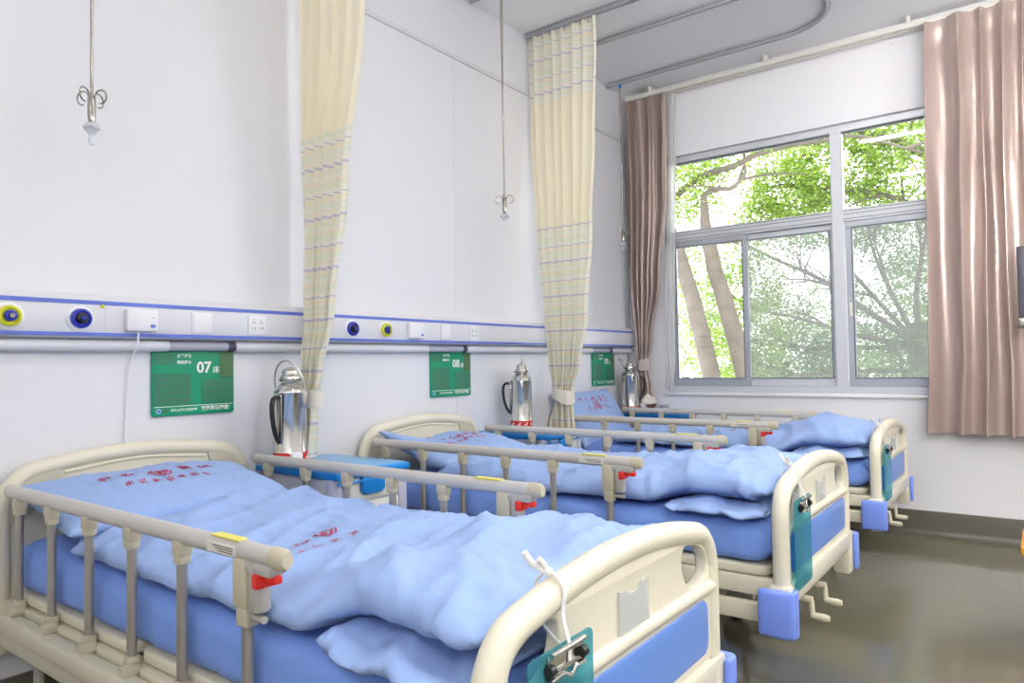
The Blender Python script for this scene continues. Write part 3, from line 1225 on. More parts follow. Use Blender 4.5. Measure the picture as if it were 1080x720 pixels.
def duvet(i, label, hump):
    x, y = BEDS[i]
    seed = 3.7 + i * 7.3
    y0, y1 = -.50, -2.085

    def zf(a, v):
        near = max(0, -a / .47)
        foot = sstep(.70, .80, v)
        lift = .055 * foot * sstep(.25, .9, near)
        zb = .655 + lift
        zt = .714 + .035 * (1 - (a / .5) ** 2) + crease(a, v, seed) + .012 * N3(a * 4, v * 6, seed)
        zt += hump[0] * math.exp(-((v - hump[1]) / .16) ** 2) * math.exp(-((a - hump[2]) / .30) ** 2)
        zt -= .022 * math.exp(-((v - .38) / .12) ** 2)
        zt += .045 * foot * (1 - .3 * near)
        zt -= .03 * sstep(.10, 0, v)
        return zb, zt + lift * .4

    def ed(s, v):
        e = .012 * N3(v * 8, s * 3, seed) + .005 * N3(v * 24, s * 3, seed)
        if s < 0:
            e += .0 - .030 * sstep(.72, .80, v) + .02 * sstep(.88, .97, v)
        return e
    vs, fs = slab(104, 110, .428, y0, y1, zf, ed)
    me = settle(raw('duvet', vs, fs), 14, weight=.4, shrink=-.03, bend=.35, floor_z=.64)
    o = finish('duvet', me, M['cloth'], None, True, 0)
    o.location = (x, y, 0)
    tag(o, label, 'duvet', 'blue duvets')

    # the corner folded under at the near foot side, opening outwards
    def zf2(a, v):
        d = sstep(-.02, -.30, a)
        zb = .652 - .0 * d
        zt = .700 - .012 * d + .022 * math.sin(v * 11 + a * 9 + seed) * .6 + .02 * N3(a * 7, v * 5, seed + 2)
        return zb, zt
    vs, fs = slab(64, 44, .24, -1.70, -2.08, zf2, lambda s, v: .02 * N3(v * 6, s, seed + 5) + (.025 * sstep(0, .4, v) if s < 0 else 0), .05, 3.2, 2.2)
    vs = [(a - .205, b, c) for a, b, c in vs]
    me = settle(raw('turned_under_corner', vs, fs), 12, weight=.33, shrink=-.05, bend=.25, floor_z=.64)
    finish('turned_under_corner', me, M['cloth'], o, True, 0)
    # soft inner roll seen in the opening of the fold
    pts = smooth_path([(-.40, -2.06, .715), (-.41, -1.98, .735), (-.39, -1.90, .722), (-.34, -1.80, .705)], 6)
    return o


def pillow(i, label, tilt, zc, yc, w=.77, d=.46, rz=0.0, xo=0.0, corner=0.0):
    x, y = BEDS[i]
    seed = 21 + i * 3
    nx, ny = 44, 30
    vs, fs, idx = [], [], {}

    def add(s, a, b):
        edge = a in (0, nx) or b in (0, ny)
        key = (0 if edge else s, a, b)
        if key not in idx:
            idx[key] = len(vs)
            u, q = a / nx * 2 - 1, b / ny * 2 - 1
            px, py = u * w / 2 * (1 - .03 * (1 - q * q)), q * d / 2 * (1 - .05 * (1 - u * u))
            t_ = max(0, (1 - abs(u) ** 3.2) * (1 - abs(q) ** 2.6)) ** .55
            z = 0 if edge else s * (.058 * t_ + .004) * (1 + .35 * N3(px * 5, py * 6, seed + s))
            z += .006 * N3(px * 6, py * 6, seed + 9)
            z += corner * max(0, (-u - .45) / .55) * max(0, (q + .3) / 1.3)
            vs.append((px, py, z))
        return idx[key]
    for s in (1, -1):
        for b in range(ny):
            for a in range(nx):
                f = [add(s, a, b), add(s, a + 1, b), add(s, a + 1, b + 1), add(s, a, b + 1)]
                fs.append(f if s > 0 else f[::-1])
    me = settle(raw('pillow', vs, fs), 14, weight=.35, shrink=-.045, bend=.25, pressure=1.2)
    me.transform(Matrix.Rotation(tilt, 4, 'X'))
    me.transform(Matrix.Rotation(rz, 4, 'Z'))
    o = finish('pillow', me, M['pillow'], None, True, 0)
    o.location = (x + xo, y + yc, zc)
    return tag(o, label, 'pillow', 'blue pillows')


def embroider(o, body, size, px, py, rz=0.0, bold=.0008, lift=.0025):
    """red stitched characters laid on the cloth's top"""
    me = text_mesh(body, size, bold)
    bm = bmesh.new()
    bm.from_mesh(me)
    bmesh.ops.triangulate(bm, faces=bm.faces)
    bmesh.ops.subdivide_edges(bm, edges=[e for e in bm.edges if e.calc_length() > .012], cuts=1)
    bm.to_mesh(me)
    bm.free()
    lay(o, me, px, py, rz, lift)


def lay(o, me, px, py, rz, lift, name='red_stitching'):
    me.transform(Matrix.Translation((px, py, 0)) @ Matrix.Rotation(rz, 4, 'Z'))
    src = o.data
    tree = BVHTree.FromPolygons([v.co.copy() for v in src.vertices], [tuple(p.vertices) for p in src.polygons])
    for v in me.vertices:
        hit = tree.ray_cast(Vector((v.co.x, v.co.y, 3)), Vector((0, 0, -1)))
        v.co.z = (hit[0].z if hit[0] else 0) + lift
    return finish(name, me, M['thread'], o, False)


def emblem(o, px, py, r):
    m = MB()
    m.tube([(r * math.cos(k / 20 * 2 * PI), r * math.sin(k / 20 * 2 * PI), 0) for k in range(20)], r * .10, 6, closed=True)
    for s in (-1, 1):
        m.tube(smooth_path([(s * r * .1, -r * .7, 0), (s * r * .6, -r * .2, 0), (s * r * .65, r * .45, 0)], 4), r * .13, 6)
    m.box(-r * .12, r * .12, -r * .5, r * .6, -.001, .001)
    m.box(-r * .45, r * .45, -r * .05, r * .2, -.001, .001)
    m.bm.normal_update()
    for v in m.bm.verts:
        v.co.z = 0
    me = bpy.data.meshes.new('emblem')
    m.bm.to_mesh(me)
    m.bm.free()
    lay(o, me, px, py, 0, .003)


mattress(0, 'blue-sheeted mattress on the nearest bed')
mattress(1, 'blue-sheeted mattress on the middle bed')
mattress(2, 'blue-sheeted mattress on the farthest bed')
d1 = duvet(0, 'puffy pale blue duvet on the nearest bed', (.012, .78, .10))
d2 = duvet(1, 'puffy pale blue duvet on the middle bed', (.025, .72, .05))
d3 = duvet(2, 'puffy pale blue duvet on the farthest bed', (.038, .80, .0))
p1 = pillow(0, 'flat blue pillow with red stitched characters on the nearest bed', .20, .768, -.345, xo=-.05)
p2 = pillow(1, 'blue pillow with one raised corner on the middle bed', .12, .752, -.34, rz=.06, xo=-.02, corner=.09)
p3 = pillow(2, 'blue pillow propped up against the farthest bed head', .95, .80, -.20, rz=0, xo=-.06)
for dv in (d1, d2, d3):
    emblem(dv, -.08, -1.275, .030)
    for k, ch in enumerate('中心'):
        embroider(dv, ch, .048, -.24 + k * .075, -1.30 + k * .012, .15)
    for k, ch in enumerate('病区被服'):
        embroider(dv, ch, .028, -.225 + k * .055, -1.375 + .01 * (1.5 - abs(k - 1.5)), 0, .0003)
for pw in (p1, p2, p3):
    emblem(pw, 0, .02 if pw is not p3 else .0, .036)
    sc_ = .6 if pw is p3 else 1
    for k, ch in enumerate('中心'):
        embroider(pw, ch, .05 * (1 if sc_ == 1 else .8), -.18 + k * .075, .035 * sc_ - .0, .10)
    for k, ch in enumerate('医院'):
        embroider(pw, ch, .05 * (1 if sc_ == 1 else .8), .10 + k * .075, .035 * sc_, -.10)
    for k, ch in enumerate('病区被服专用品'):
        embroider(pw, ch, .030, -.135 + k * .045, -.05 * sc_, 0, .0003)


# ------------------------------------------------------------------ record clipboards hanging on the footboards
def clipboard(i, xo, label, swing=.0):
    x, y = BEDS[i]
    yb = y - 2.178
    e = empty('clipboard', (x + xo, yb, .812), label, 'clipboard', 'teal clipboards tied to the footboards')
    loop = rrect(-.10, .10, -.385, -.085, .014)
    o = MB().mesh(plate_mesh([loop], .004, .0012)).build('teal_board', M['teal'], e)
    c = MB()
    c.box(-.055, .055, -.014, -.003, -.122, -.112, .003)
    c.box(-.052, .052, -.010, -.003, -.116, -.088, .003)
    c.tube([(-.052, -.013, -.088), (.052, -.013, -.088)], .0055, 10)
    c.tube(smooth_path([(-.052, -.012, -.128), (-.02, -.016, -.124), (.0, -.018, -.132), (.02, -.016, -.124), (.052, -.012, -.128)], 5), .004, 8)
    c.build('metal_clip', M['chrome'], e)
    for s in (-1, 1):
        k = MB()
        k.tube([(s * .05 - .007, -.010, -.112), (s * .05 + .007, -.010, -.112)], .010, 12)
        k.box(s * .05 - .006, s * .05 + .006, -.012, -.003, -.128, -.10, .002)
        k.build('clip_corner', M['black'], e)
    # white cotton tape looped over the rim and knotted
    ry = 2.178 - 2.135
    t_ = MB()
    r_ = .032
    zc_ = -.014
    loopp = [(.03 + .006 * math.sin(q / 16 * 2 * PI), ry + r_ * math.cos(q / 16 * 2 * PI), zc_ + r_ * math.sin(q / 16 * 2 * PI)) for q in range(17)]
    t_.tube(loopp, .0022, 8, True, 2.6)
    t_.tube(smooth_path([(.03, ry - r_, zc_), (.026, ry - r_ + .002, -.05), (.008, -.010, -.085), (.004, -.012, -.112)], 5), .0022, 8, True, 2.2)
    t_.tube(smooth_path([(.024, ry + r_ * .7, zc_ - .022), (.012, ry + .004, -.065), (.004, -.008, -.10)], 5), .0020, 8, True, 2)
    t_.tube(smooth_path([(.028, ry, zc_ + r_), (.012, ry + .012, zc_ + .045), (.0, ry + .018, zc_ + .055), (-.012, ry + .024, zc_ + .075)], 5), .0028, 8, True, 2.2)
    t_.tube(smooth_path([(.028, ry, zc_ + r_), (.018, ry + .004, zc_ + .05), (.004, ry + .006, zc_ + .062)], 5), .0026, 8, True, 2.2)
    t_.sphere((.027, ry, zc_ + r_ + .003), .0085, 12)
    t_.build('tie_tape', M['cotton'], e)
    return e


CB = 'clipboard'
clipboard(0, -.300, 'teal clipboard tied with white tape to the nearest footboard')
clipboard(1, -.345, 'teal clipboard tied with white tape to the middle footboard')
clipboard(2, -.345, 'teal clipboard tied to the farthest footboard by the window')


# ------------------------------------------------------------------ bedside cabinets
def cabinet(x0, x1, yo, label):
    w = x1 - x0
    e = empty('bedside_cabinet', ((x0 + x1) / 2, yo, 0), label, 'bedside cabinet', 'white bedside cabinets with blue tops')
    a, yb, yf = w / 2, -.085, -.60
    b = MB()
    b.box(-a + .02, a - .02, yf + .012, yb, .12, .755, .006)
    body = b.build('cabinet_body', M['cabg'], e)
    MB().box(-a + .055, a - .055, yf - .004, yf + .016, .655, .75, .006).build('drawer_front', M['cabw'], e)
    MB().box(-a + .055, a - .055, yf - .004, yf + .016, .13, .645, .006).build('door', M['cabw'], e)
    # blue cup handle
    k = MB()
    k.mesh(plate_mesh([[(-.058, .762), (.062, .762), (.062, .705), (.045, .692), (-.042, .692), (-.058, .705)]], .024, .005))
    kk = k.build('cup_handle', M['cabrim'], e)
    kk.location = (-.01, yf - .014, -.012)
    k = MB()
    k.tube([(-a + .01, yf - .022, .738), (a - .05, yf - .022, .738)], .005, 8)
    for s in (-1, 1):
        k.box((-a + .02 if s < 0 else a - .07), (-a + .03 if s < 0 else a - .06), yf - .022, yf + .0, .733, .743, .002)
    k.build('towel_bar', M['cabrim'], e)
    for sx_ in (-1, 1):
        for yy in (yf, yb - .03):
            k = MB()
            xx = sx_ * (a - .025)
            k.box(xx - .025, xx + .025, yy, yy + .045, .07, .757, .008)
            k.build('corner_post', M['cabpost'], e)
            wv = MB()
            wv.lathe([(0, -.012), (.028, -.012), (.032, -.008), (.032, .008), (.028, .012), (0, .012)], 16, (xx, yy + .02, .033), 'x')
            wv.box(xx - .016, xx + .016, yy + .006, yy + .036, .045, .075, .004)
            wv.build('castor', M['rubber'], e)
    tp = MB()
    tp.box(-a, a, yf - .025, yb + .01, .752, .782, .010, 3)
    top = tp.build('cabinet_top', M['cabrim'], e)
    MB().box(-a + .012, a - .012, yf - .012, yb + .0, .778, .7855, .003).build('top_inlay', M['cabtop'], top)
    for s in (-1, 1):
        MB().box(min(s * (a - .02), s * (a - .016)), max(s * (a - .02), s * (a - .016)), yf + .09, yb - .05, .20, .70, .002, 1).build('side_panel', M['cabg'], e)
    return e


cabinet(-3.705, -3.30, -.01, 'white bedside cabinet with blue top between the near and middle beds')
cabinet(-2.118, -1.715, .065, 'white bedside cabinet with blue top between the middle and far beds')
cabinet(-.358, -.015, .03, 'white bedside cabinet with blue top in the corner below the window drape')
CT = .786


# ------------------------------------------------------------------ thermos flasks
def thermos(x, y, label, rz, bail_tilt):
    e = empty('thermos_flask', (x, y, CT), label, 'thermos flask', 'steel thermos flasks on the cabinets', rz)
    MB().lathe([(0, 0), (.066, 0), (.070, .004), (.070, .012), (.068, .015), (.068, .298), (.071, .302), (.071, .312), (.067, .318), (.056, .332), (.042, .342), (.034, .348), (.030, .352), (0, .352)], 36).build('steel_body', M['chrome'], e)
    MB().lathe([(.0695, .013), (.0715, .014), (.0715, .050), (.0695, .052), (.0695, .013)], 36).build('red_band', M['redband'], e)
    m = MB()
    for k in range(10):
        a = k * .628
        m.box(-.009, .009, -.0726, -.0712, .024, .030, rot=Matrix.Rotation(a, 3, 'Z'), pivot=Vector((0, 0, 0)))
        m.box(-.005, .005, -.0726, -.0712, .033, .041, rot=Matrix.Rotation(a + .1, 3, 'Z'), pivot=Vector((0, 0, 0)))
    m.build('band_print', M['signw'], e, smooth=False)
    MB().lathe([(0, .348), (.040, .348), (.044, .354), (.043, .372), (.038, .380), (.034, .382), (.034, .396), (.030, .404), (.018, .412), (.008, .415), (0, .415)], 28).build('cap', M['chrome'], e)
    MB().lathe([(.045, .356), (.047, .358), (.047, .364), (.045, .366), (.045, .356)], 28).build('cap_seam', M['dchrome'], e)
    b = MB()
    pts = []
    for q in range(19):
        a = PI * q / 18
        pts.append((.078 * math.cos(a), math.sin(a) * .10 * bail_tilt, .325 + .118 * math.sin(a)))
    pts = [(.078, 0, .255)] + pts + [(-.078, 0, .255)]
    b.tube(pts, .0042, 10)
    for s in (-1, 1):
        b.box(s * .074 - .008, s * .074 + .008, -.009, .009, .24, .31, .003)
    b.build('bail_handle', M['chrome'], e)
    hpath = smooth_path([(0, -.062, .285), (0, -.098, .288), (0, -.115, .262), (0, -.113, .20), (0, -.098, .14), (0, -.078, .105), (0, -.066, .10)], 6)
    MB().tube(hpath, .0115, 12, True, .75).build('grip_handle', M['black'], e)
    m = MB()
    m.box(-.012, .012, -.076, -.062, .09, .30, .004)
    m.build('handle_plate', M['dchrome'], e)
    return e


thermos(-3.628, -.235, 'steel thermos flask with black grip on the near cabinet, against the ivory curtain', -1.3, -.3)
thermos(-1.835, -.165, 'steel thermos flask standing alone on the middle cabinet', -2.45, .1)
thermos(-.285, -.14, 'steel thermos flask in the corner beside the 09 sign', .7, .9)
m_ = MB()
m_.box(-.022, .022, -.016, .016, 0, .060, .002, 1)
m_.box(-.019, .019, -.0175, -.0155, .008, .05, .0005, 1)
o_ = m_.build('paper_box', M['white'])
o_.location = (-3.685, -.355, CT)
o_.rotation_euler = (0, 0, -.4)
tag(o_, 'small white paper box before the near thermos flask', 'box')

# crumpled carrier bag and small tub on the corner cabinet
def bag_fn(u, v):
    a = 2 * PI * u
    r = .085 * (math.sin(PI * min(1, v * 1.05)) ** .55) * (1 + .28 * N3(math.cos(a) * 2.2, math.sin(a) * 2.2, v * 4)) * (1 if v < .75 else 1 - 1.9 * (v - .75))
    return (r * math.cos(a) * 1.0, r * math.sin(a) * .75, 0.15 * v + .016 * N3(math.cos(a) * 3, math.sin(a) * 3, v * 3 + 7) * v)


e = empty('carrier_bag', (-.165, -.235, CT), 'crumpled white carrier bag on the corner cabinet', 'bag')
MB().grid(bag_fn, 40, 20, True).build('bag_film', M['bag'], e, True, 60)
MB().grid(lambda u, v: Vector(bag_fn(u * .22 + .56, .16 + v * .26)) * 1.03 + Vector((-.004, -.006, .004)), 28, 8, True).build('brown_content', M['brown'], e, True, 60)
e = empty('snack_tub', (-.066, -.335, CT), 'small clear tub with dark purple filling beside the carrier bag', 'tub')
MB().lathe([(0, 0), (.032, 0), (.042, .05), (.040, .05), (.031, .003)], 24).build('tub_wall', M['clear'], e)
MB().lathe([(0, .003), (.0305, .003), (.0395, .047), (.02, .050), (0, .049)], 24).build('tub_filling', M['plum'], e)
MB().lathe([(0, .052), (.044, .05), (.046, .053), (.044, .056), (0, .056)], 24).build('tub_lid', M['clear'], e)


# ------------------------------------------------------------------ curtains
def interp(tab, z):
    tab = sorted(tab)
    if z <= tab[0][0]:
        return tab[0][1:]
    for a, b in zip(tab, tab[1:]):
        if z <= b[0]:
            t_ = (z - a[0]) / (b[0] - a[0])
            t_ = t_ * t_ * (3 - 2 * t_)
            return tuple(p + (q - p) * t_ for p, q in zip(a[1:], b[1:]))
    return tab[-1][1:]


def curtain_mesh(tab, npleat, z0, z1, axis_x, seed, nu=220, nv=90, sharp=1.0, warp=1.0):
    """tab rows: (z, y_start, y_end, fold amplitude, offset across) ; sheet hung in a y-z plane at x = axis_x"""
    def fn(u, v):
        z = z0 + (z1 - z0) * v
        ya, yb, amp, off = interp(tab, z)
        w_ = u + .016 * N3(u * 5, z * .9, seed) + .006 * N3(u * 13, z * 2, seed + 3)
        ph = 2 * PI * npleat * max(0, w_) ** warp + 1.2 * N3(u * 3, z * .5, seed + 9)
        s = math.sin(ph)
        s = math.copysign(abs(s) ** (.8 * sharp), s)
        lo = amp * (1 + .35 * N3(u * 4, z * 1.1, seed + 5))
        x = axis_x + off + lo * s + amp * .35 * math.sin(ph * .5 + seed + z * .7)
        y = ya + (yb - ya) * u + amp * .55 * math.cos(ph) * (u * (1 - u) * 4) ** .3
        zz = z + .004 * math.sin(ph) * (1 if v < .03 else 0)
        return (x, y, zz)
    m = MB()
    m.grid(fn, nu, nv)
    return m


def hooks(parent, ys, x, z, material):
    for y in ys:
        MB().tube([(x, y, z - .03), (x, y, z + .03)], .003, 6).build('curtain_hook', material, parent)


def band(parent, x, ya, yb, z, depth, material, hh=.055, tilt=0.0):
    """cloth tie-back wrapped round the gathered curtain"""
    yc, ry = (ya + yb) / 2, abs(yb - ya) / 2

    def fn(u, v):
        a = 2 * PI * u
        return (x + (depth) * math.cos(a) * (1 + .05 * math.sin(5 * a)), yc + ry * math.sin(a), z + (v - .5) * hh * (1 + .12 * math.sin(a * 2)) + tilt * math.sin(a) + .004 * math.sin(3 * a))
    return MB().grid(fn, 40, 4, True).build('tie_band', material, parent)


G = 'ivory striped privacy curtains'
e = empty('privacy_curtain', (0, 0, 0), 'ivory striped curtain tied back between the near and middle beds', 'curtain', G)
tabA = [(3.48, -.05, -.56, .020, 0), (2.8, -.06, -.51, .020, 0), (2.0, -.055, -.385, .022, 0), (1.45, -.06, -.30, .022, -.01), (1.16, -.075, -.235, .022, -.03), (1.06, -.085, -.205, .020, -.04), (.98, -.07, -.22, .026, -.05), (.80, -.055, -.24, .036, -.07)]
o = curtain_mesh(tabA, 5, .80, 3.47, -3.42, 2.0).build('curtain_cloth', M['privacy_a'], e, True, 0)
band(e, -3.46, -.07, -.222, 1.065, .05, M['tie'], .075, .012)
hooks(e, [-.05 - k * .073 for k in range(8)], -3.41, H - .04, M['track'])
e = empty('privacy_curtain', (0, 0, 0), 'ivory striped curtain tied back between the middle and far beds', 'curtain', G)
tabB = [(3.48, -.03, -.58, .020, 0), (3.3, -.03, -.585, .020, 0), (2.7, -.04, -.555, .018, 0), (2.1, -.075, -.52, .020, 0), (1.5, -.125, -.465, .024, 0), (1.2, -.155, -.41, .024, 0), (1.04, -.185, -.35, .022, 0), (.97, -.20, -.335, .020, 0), (.90, -.19, -.345, .022, 0), (.55, -.15, -.375, .028, 0)]
o = curtain_mesh(tabB, 7, .50, 3.47, -1.50, 5.0).build('curtain_cloth', M['privacy_b'], e, True, 0)
band(e, -1.50, -.185, -.352, .985, .058, M['tie'], .085, .018)
hooks(e, [-.03 - k * .061 for k in range(10)], -1.50, H - .04, M['track'])

G = 'mauve satin window drapes'
e = empty('window_drape', (0, 0, 0), 'mauve satin drape tied back left of the window', 'curtain', G)
tabC = [(3.42, -.075, -.435, .022, 0), (3.2, -.075, -.435, .03, 0), (2.6, -.075, -.42, .035, 0), (1.85, -.075, -.35, .036, 0), (1.4, -.12, -.265, .028, 0), (1.2, -.13, -.235, .020, 0), (1.12, -.13, -.232, .02, 0), (.97, -.115, -.26, .026, 0), (.90, -.11, -.27, .03, 0)]
curtain_mesh(tabC, 6, .90, 3.42, -.12, 8.0, sharp=.9).build('drape_cloth', M['mauve'], e, True, 0)
band(e, -.12, -.122, -.242, 1.17, .052, M['mtie'], .09, -.012)
tabL = [(3.42, -.43, -.50, .012, 0), (1.2, -.36, -.44, .012, 0), (.96, -.34, -.41, .014, 0)]
curtain_mesh(tabL, 2, .97, 3.42, -.060, 4.0, nu=40, nv=50).build('white_lining', M['lining'], e, True, 0)
e = empty('window_drape', (0, 0, 0), 'wide mauve satin drape hanging loose right of the window', 'curtain', G)
tabD = [(3.42, -2.29, -3.30, .022, 0), (3.25, -2.285, -3.30, .04, 0), (2.3, -2.27, -3.30, .055, 0), (1.2, -2.255, -3.30, .06, 0), (.70, -2.235, -3.30, .062, 0)]
curtain_mesh(tabD, 9.5, .695, 3.42, -.15, 12.0, nu=360, sharp=.95, warp=1.45).build('drape_cloth', M['mauve'], e, True, 0)
tabE = [(3.42, -2.30, -3.2, .012, 0), (.95, -2.24, -3.2, .014, 0)]
curtain_mesh(tabE, 9, .82, 3.42, -.045, 14.0, nu=120, nv=40).build('white_lining', M['lining'], e, True, 0)

# unidentified dark object at the frame's right edge, built as a strap
e = empty('unidentified_dark_object', (-.24, -2.742, 0), 'unidentified dark object before the right drape, built as a strap with buckle', 'strap')
MB().box(-.008, .008, -.045, 0, 1.42, 1.86, .006).build('dark_object_strip', M['strap'], e)
MB().box(-.014, .014, -.05, .006, 1.36, 1.425, .006).build('buckle', M['dchrome'], e)

# orange wooden stool just entering the frame on the right
e = empty('wooden_stool', (-1.75, -2.95, 0), 'orange varnished wooden stool at the right edge of the view', 'stool')
sw = .20
MB().box(-sw, sw, -sw, sw, .385, .42, .008).build('seat', M['wood'], e)
m_ = MB()
for s in (-1, 1):
    m_.box(-sw + .03, sw - .03, s * (sw - .035) - .011, s * (sw - .035) + .011, .325, .385, .003)
    m_.box(s * (sw - .035) - .011, s * (sw - .035) + .011, -sw + .03, sw - .03, .325, .385, .003)
m_.build('apron', M['wood'], e)
for sx_ in (-1, 1):
    for sy_ in (-1, 1):
        MB().tube([(sx_ * (sw - .03), sy_ * (sw - .03), 0), (sx_ * (sw - .035), sy_ * (sw - .035), .385)], [.014, .02], 4).build('leg', M['wood'], e, False)


# ------------------------------------------------------------------ garden outside
GZ = -3.2
o = MB().box(WT, 60, -40, 40, GZ - .1, GZ).build('garden_ground', M['ground'], smooth=False)
struct(o)
rnd = random.Random(5)
LEAFA = leaf_mat('leaf_fresh_green', srgb(86, 124, 34), srgb(176, 200, 86))
LEAFB = leaf_mat('leaf_mid_green', srgb(76, 108, 54), srgb(140, 172, 92))
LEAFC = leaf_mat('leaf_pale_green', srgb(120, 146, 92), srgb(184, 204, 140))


def leaves(blobs, size, seed):
    """loose clusters of small folded leaves"""
    r = random.Random(seed)
    vs, fs = [], []
    for (cx_, cy_, cz_, rx, ry, rz_, n) in blobs:
        ncl = max(4, n // 26)
        for _ in range(ncl):
            while True:
                d = Vector((r.uniform(-1, 1), r.uniform(-1, 1), r.uniform(-1, 1)))
                if .05 < d.length < 1:
                    break
            d = d.normalized() * d.length ** .5
            cc = Vector((cx_ + d.x * rx, cy_ + d.y * ry, cz_ + d.z * rz_))
            for q in range(26):
                p = cc + Vector((r.gauss(0, .11), r.gauss(0, .11), r.gauss(0, .07)))
                s = size * r.uniform(.6, 1.25)
                a = Vector((r.gauss(0, 1), r.gauss(0, 1), r.gauss(-.2, .5))).normalized()
                nrm = Vector((r.gauss(0, .6), r.gauss(0, .6), 1)).normalized()
                b = a.cross(nrm).normalized()
                k = len(vs)
                vs += [tuple(p), tuple(p + a * s * .5 + b * s * .24), tuple(p + a * s), tuple(p + a * s * .5 - b * s * .24 + nrm * s * .06)]
                fs.append((k, k + 1, k + 2, k + 3))
    return raw('foliage', vs, fs)


def limb(path, r0, r1, n=10):
    P = smooth_path(path, 6)
    k = len(P)
    m = MB()
    pts = [p + Vector((.02 * N3(p.z * 3, p.y * 3, 1), .02 * N3(p.z * 3, p.x * 3, 5), 0)) for p in P]
    m.tube(pts, [r0 + (r1 - r0) * i / (k - 1) for i in range(k)], n)
    return m


def fan(path0, r0, depth, seed, lst):
    """grow side twigs from a limb"""
    r = random.Random(seed)
    P = smooth_path(path0, 5)
    lst.append((P, r0))
    if depth == 0:
        return
    for q in range(4):
        i = r.randrange(len(P) // 3, len(P) - 1)
        p = P[i]
        t_ = (P[i + 1] - P[i]).normalized()
        d = (t_ + Vector((r.gauss(0, .45), r.gauss(0, .7), r.gauss(.15, .55)))).normalized()
        L = r.uniform(.5, 1.1) * (.75 if depth == 1 else 1)
        fan([p, p + d * L * .5 + Vector((0, 0, .04)), p + d * L], r0 * .5, depth - 1, seed * 7 + q, lst)


def tree(loc, label, trunks, limbs, blobs, lm, size, seed, depth=1):
    e = empty('garden_tree', loc, label, 'tree', 'garden trees outside the window')
    for (p, r0, r1) in trunks:
        limb(p, r0, r1, 14).build('trunk', M['bark'], e)
    for k, (p, r0) in enumerate(limbs):
        lst = []
        fan(p, r0, depth, seed * 13 + k, lst)
        m = MB()
        for (P, r) in lst:
            n = len(P)
            m.tube(P, [r * (1 - .75 * i / (n - 1)) for i in range(n)], 7)
        m.build('branch', M['bark'], e)
    finish('foliage', leaves(blobs, size, seed), lm, e, True, 0)
    return e


# tree A: twin leaning trunks behind the left sash, crooked limbs across the top panes
tree((3.0, .1, GZ), 'tree with two leaning trunks seen through the left sash',
     [([(0, -.15, 0), (.0, .1, 2.2), (.0, .32, 4.1), (.05, .70, 5.6), (.1, 1.05, 6.6), (.1, 1.3, 8)], .15, .06),
      ([(.35, -.45, 0), (.3, -.2, 2.4), (.3, .0, 4.1), (.25, .40, 5.75), (.2, .44, 6.1), (.1, .42, 6.35)], .16, .05)],
     [([(.12, .42, 6.2), (.02, .38, 6.45), (0, .23, 6.52), (0, .03, 6.50), (0, -.09, 6.59), (0, -.15, 6.68), (0, -.14, 6.95), (0, -.2, 7.3)], .042),
      ([(.05, .95, 6.4), (0, .45, 6.70), (0, 0, 6.77), (0, -.3, 6.86), (0, -.69, 6.89), (0, -1.02, 6.87), (0, -1.4, 6.85), (0, -2.0, 6.55)], .048),
      ([(0, -1.0, 6.87), (0, -1.15, 7.1), (0, -1.3, 7.4)], .03)],
     [(.3, .75, 6.7, .6, .45, .45, 2600), (.3, .2, 7.1, .7, .8, .30, 2200), (.9, 1.0, 5.2, .6, .5, .9, 2400), (1.2, .35, 4.6, .6, .6, .7, 2200), (.2, -.5, 7.25, .7, .7, .25, 1500), (1.0, .1, 5.7, .4, .35, .6, 1500)],
     LEAFA, .07, 3)
# tree B: bright bushy crown behind the upper panes
tree((4.8, -2.9, GZ), 'bright green bushy tree filling the upper window panes',
     [([(0, 0, 0), (.1, .1, 3), (.1, .3, 5.4), (.1, .6, 7)], .15, .06)],
     [([(.1, .3, 5.6), (-.1, 1.4, 6.4), (-.3, 2.4, 6.7), (-.3, 3.1, 6.8)], .045), ([(.1, .3, 5.4), (-.1, .9, 6.6), (-.2, 1.5, 7.2)], .05), ([(0, .3, 6.2), (-.4, 1.4, 7.1), (-.8, 2.4, 7.35)], .05)],
     [(-.2, 2.75, 6.75, .8, .55, .42, 4200), (-.1, 2.1, 6.95, .8, .7, .5, 4600), (.1, 1.3, 6.8, .8, .8, .65, 5600), (.0, 1.7, 7.5, .9, 1.1, .3, 3200), (.1, 3.2, 6.4, .6, .4, .3, 1600)],
     LEAFA, .075, 8)
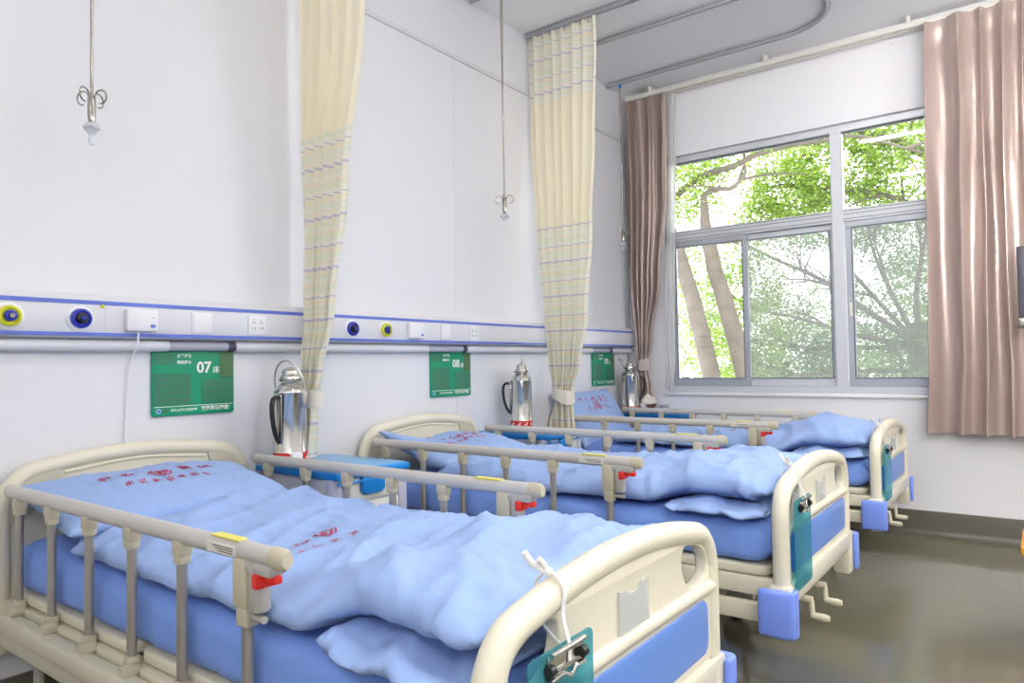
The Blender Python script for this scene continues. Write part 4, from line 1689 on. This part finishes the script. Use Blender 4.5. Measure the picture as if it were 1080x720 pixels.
# tree C: spreading tree whose branches fan out behind the screens
HB = (0, .05, 4.55)
tree((6.2, -1.5, GZ), 'dark spreading tree with fanned branches behind the insect screens',
     [([(0, 0, 0), (0, .05, 2.5), (0, .05, 4.0), (0, .05, 4.9)], .2, .12)],
     [([HB, (-.2, .7, 5.1), (-.3, 1.3, 5.6), (-.3, 2.0, 6.0), (-.3, 2.6, 6.4)], .05), ([HB, (-.2, .9, 4.75), (-.3, 1.7, 5.05), (-.3, 2.6, 5.25)], .045), ([HB, (-.2, .9, 4.55), (-.3, 1.8, 4.60), (-.3, 2.7, 4.72)], .045),
      ([HB, (-.2, .05, 5.3), (-.3, -.1, 6.1), (-.3, -.2, 6.8)], .05), ([HB, (-.2, .35, 5.3), (-.3, .55, 5.9), (-.3, .7, 6.6)], .045), ([HB, (-.2, .6, 5.3), (-.3, 1.0, 5.9), (-.3, 1.3, 6.6)], .04),
      ([(0, .05, 4.2), (-.3, .9, 4.2), (-.4, 1.8, 4.15), (-.4, 2.6, 4.3)], .04)],
     [(.3, 2.0, 4.45, .8, .9, .55, 5200), (.4, .9, 4.4, .8, .9, .5, 4200), (.3, -.1, 4.3, .8, .6, .6, 3000), (.5, .5, 5.4, .8, .8, .5, 2600), (.3, 2.9, 5.6, .6, .4, .7, 1800), (.5, .2, 6.2, .8, .7, .5, 3200), (.4, 1.4, 6.4, .7, .7, .35, 2000), (.3, 2.1, 5.2, .6, .6, .3, 1000), (.3, 3.2, 4.6, .6, .6, .6, 1500)],
     LEAFB, .075, 12, 2)
# distant pale trees
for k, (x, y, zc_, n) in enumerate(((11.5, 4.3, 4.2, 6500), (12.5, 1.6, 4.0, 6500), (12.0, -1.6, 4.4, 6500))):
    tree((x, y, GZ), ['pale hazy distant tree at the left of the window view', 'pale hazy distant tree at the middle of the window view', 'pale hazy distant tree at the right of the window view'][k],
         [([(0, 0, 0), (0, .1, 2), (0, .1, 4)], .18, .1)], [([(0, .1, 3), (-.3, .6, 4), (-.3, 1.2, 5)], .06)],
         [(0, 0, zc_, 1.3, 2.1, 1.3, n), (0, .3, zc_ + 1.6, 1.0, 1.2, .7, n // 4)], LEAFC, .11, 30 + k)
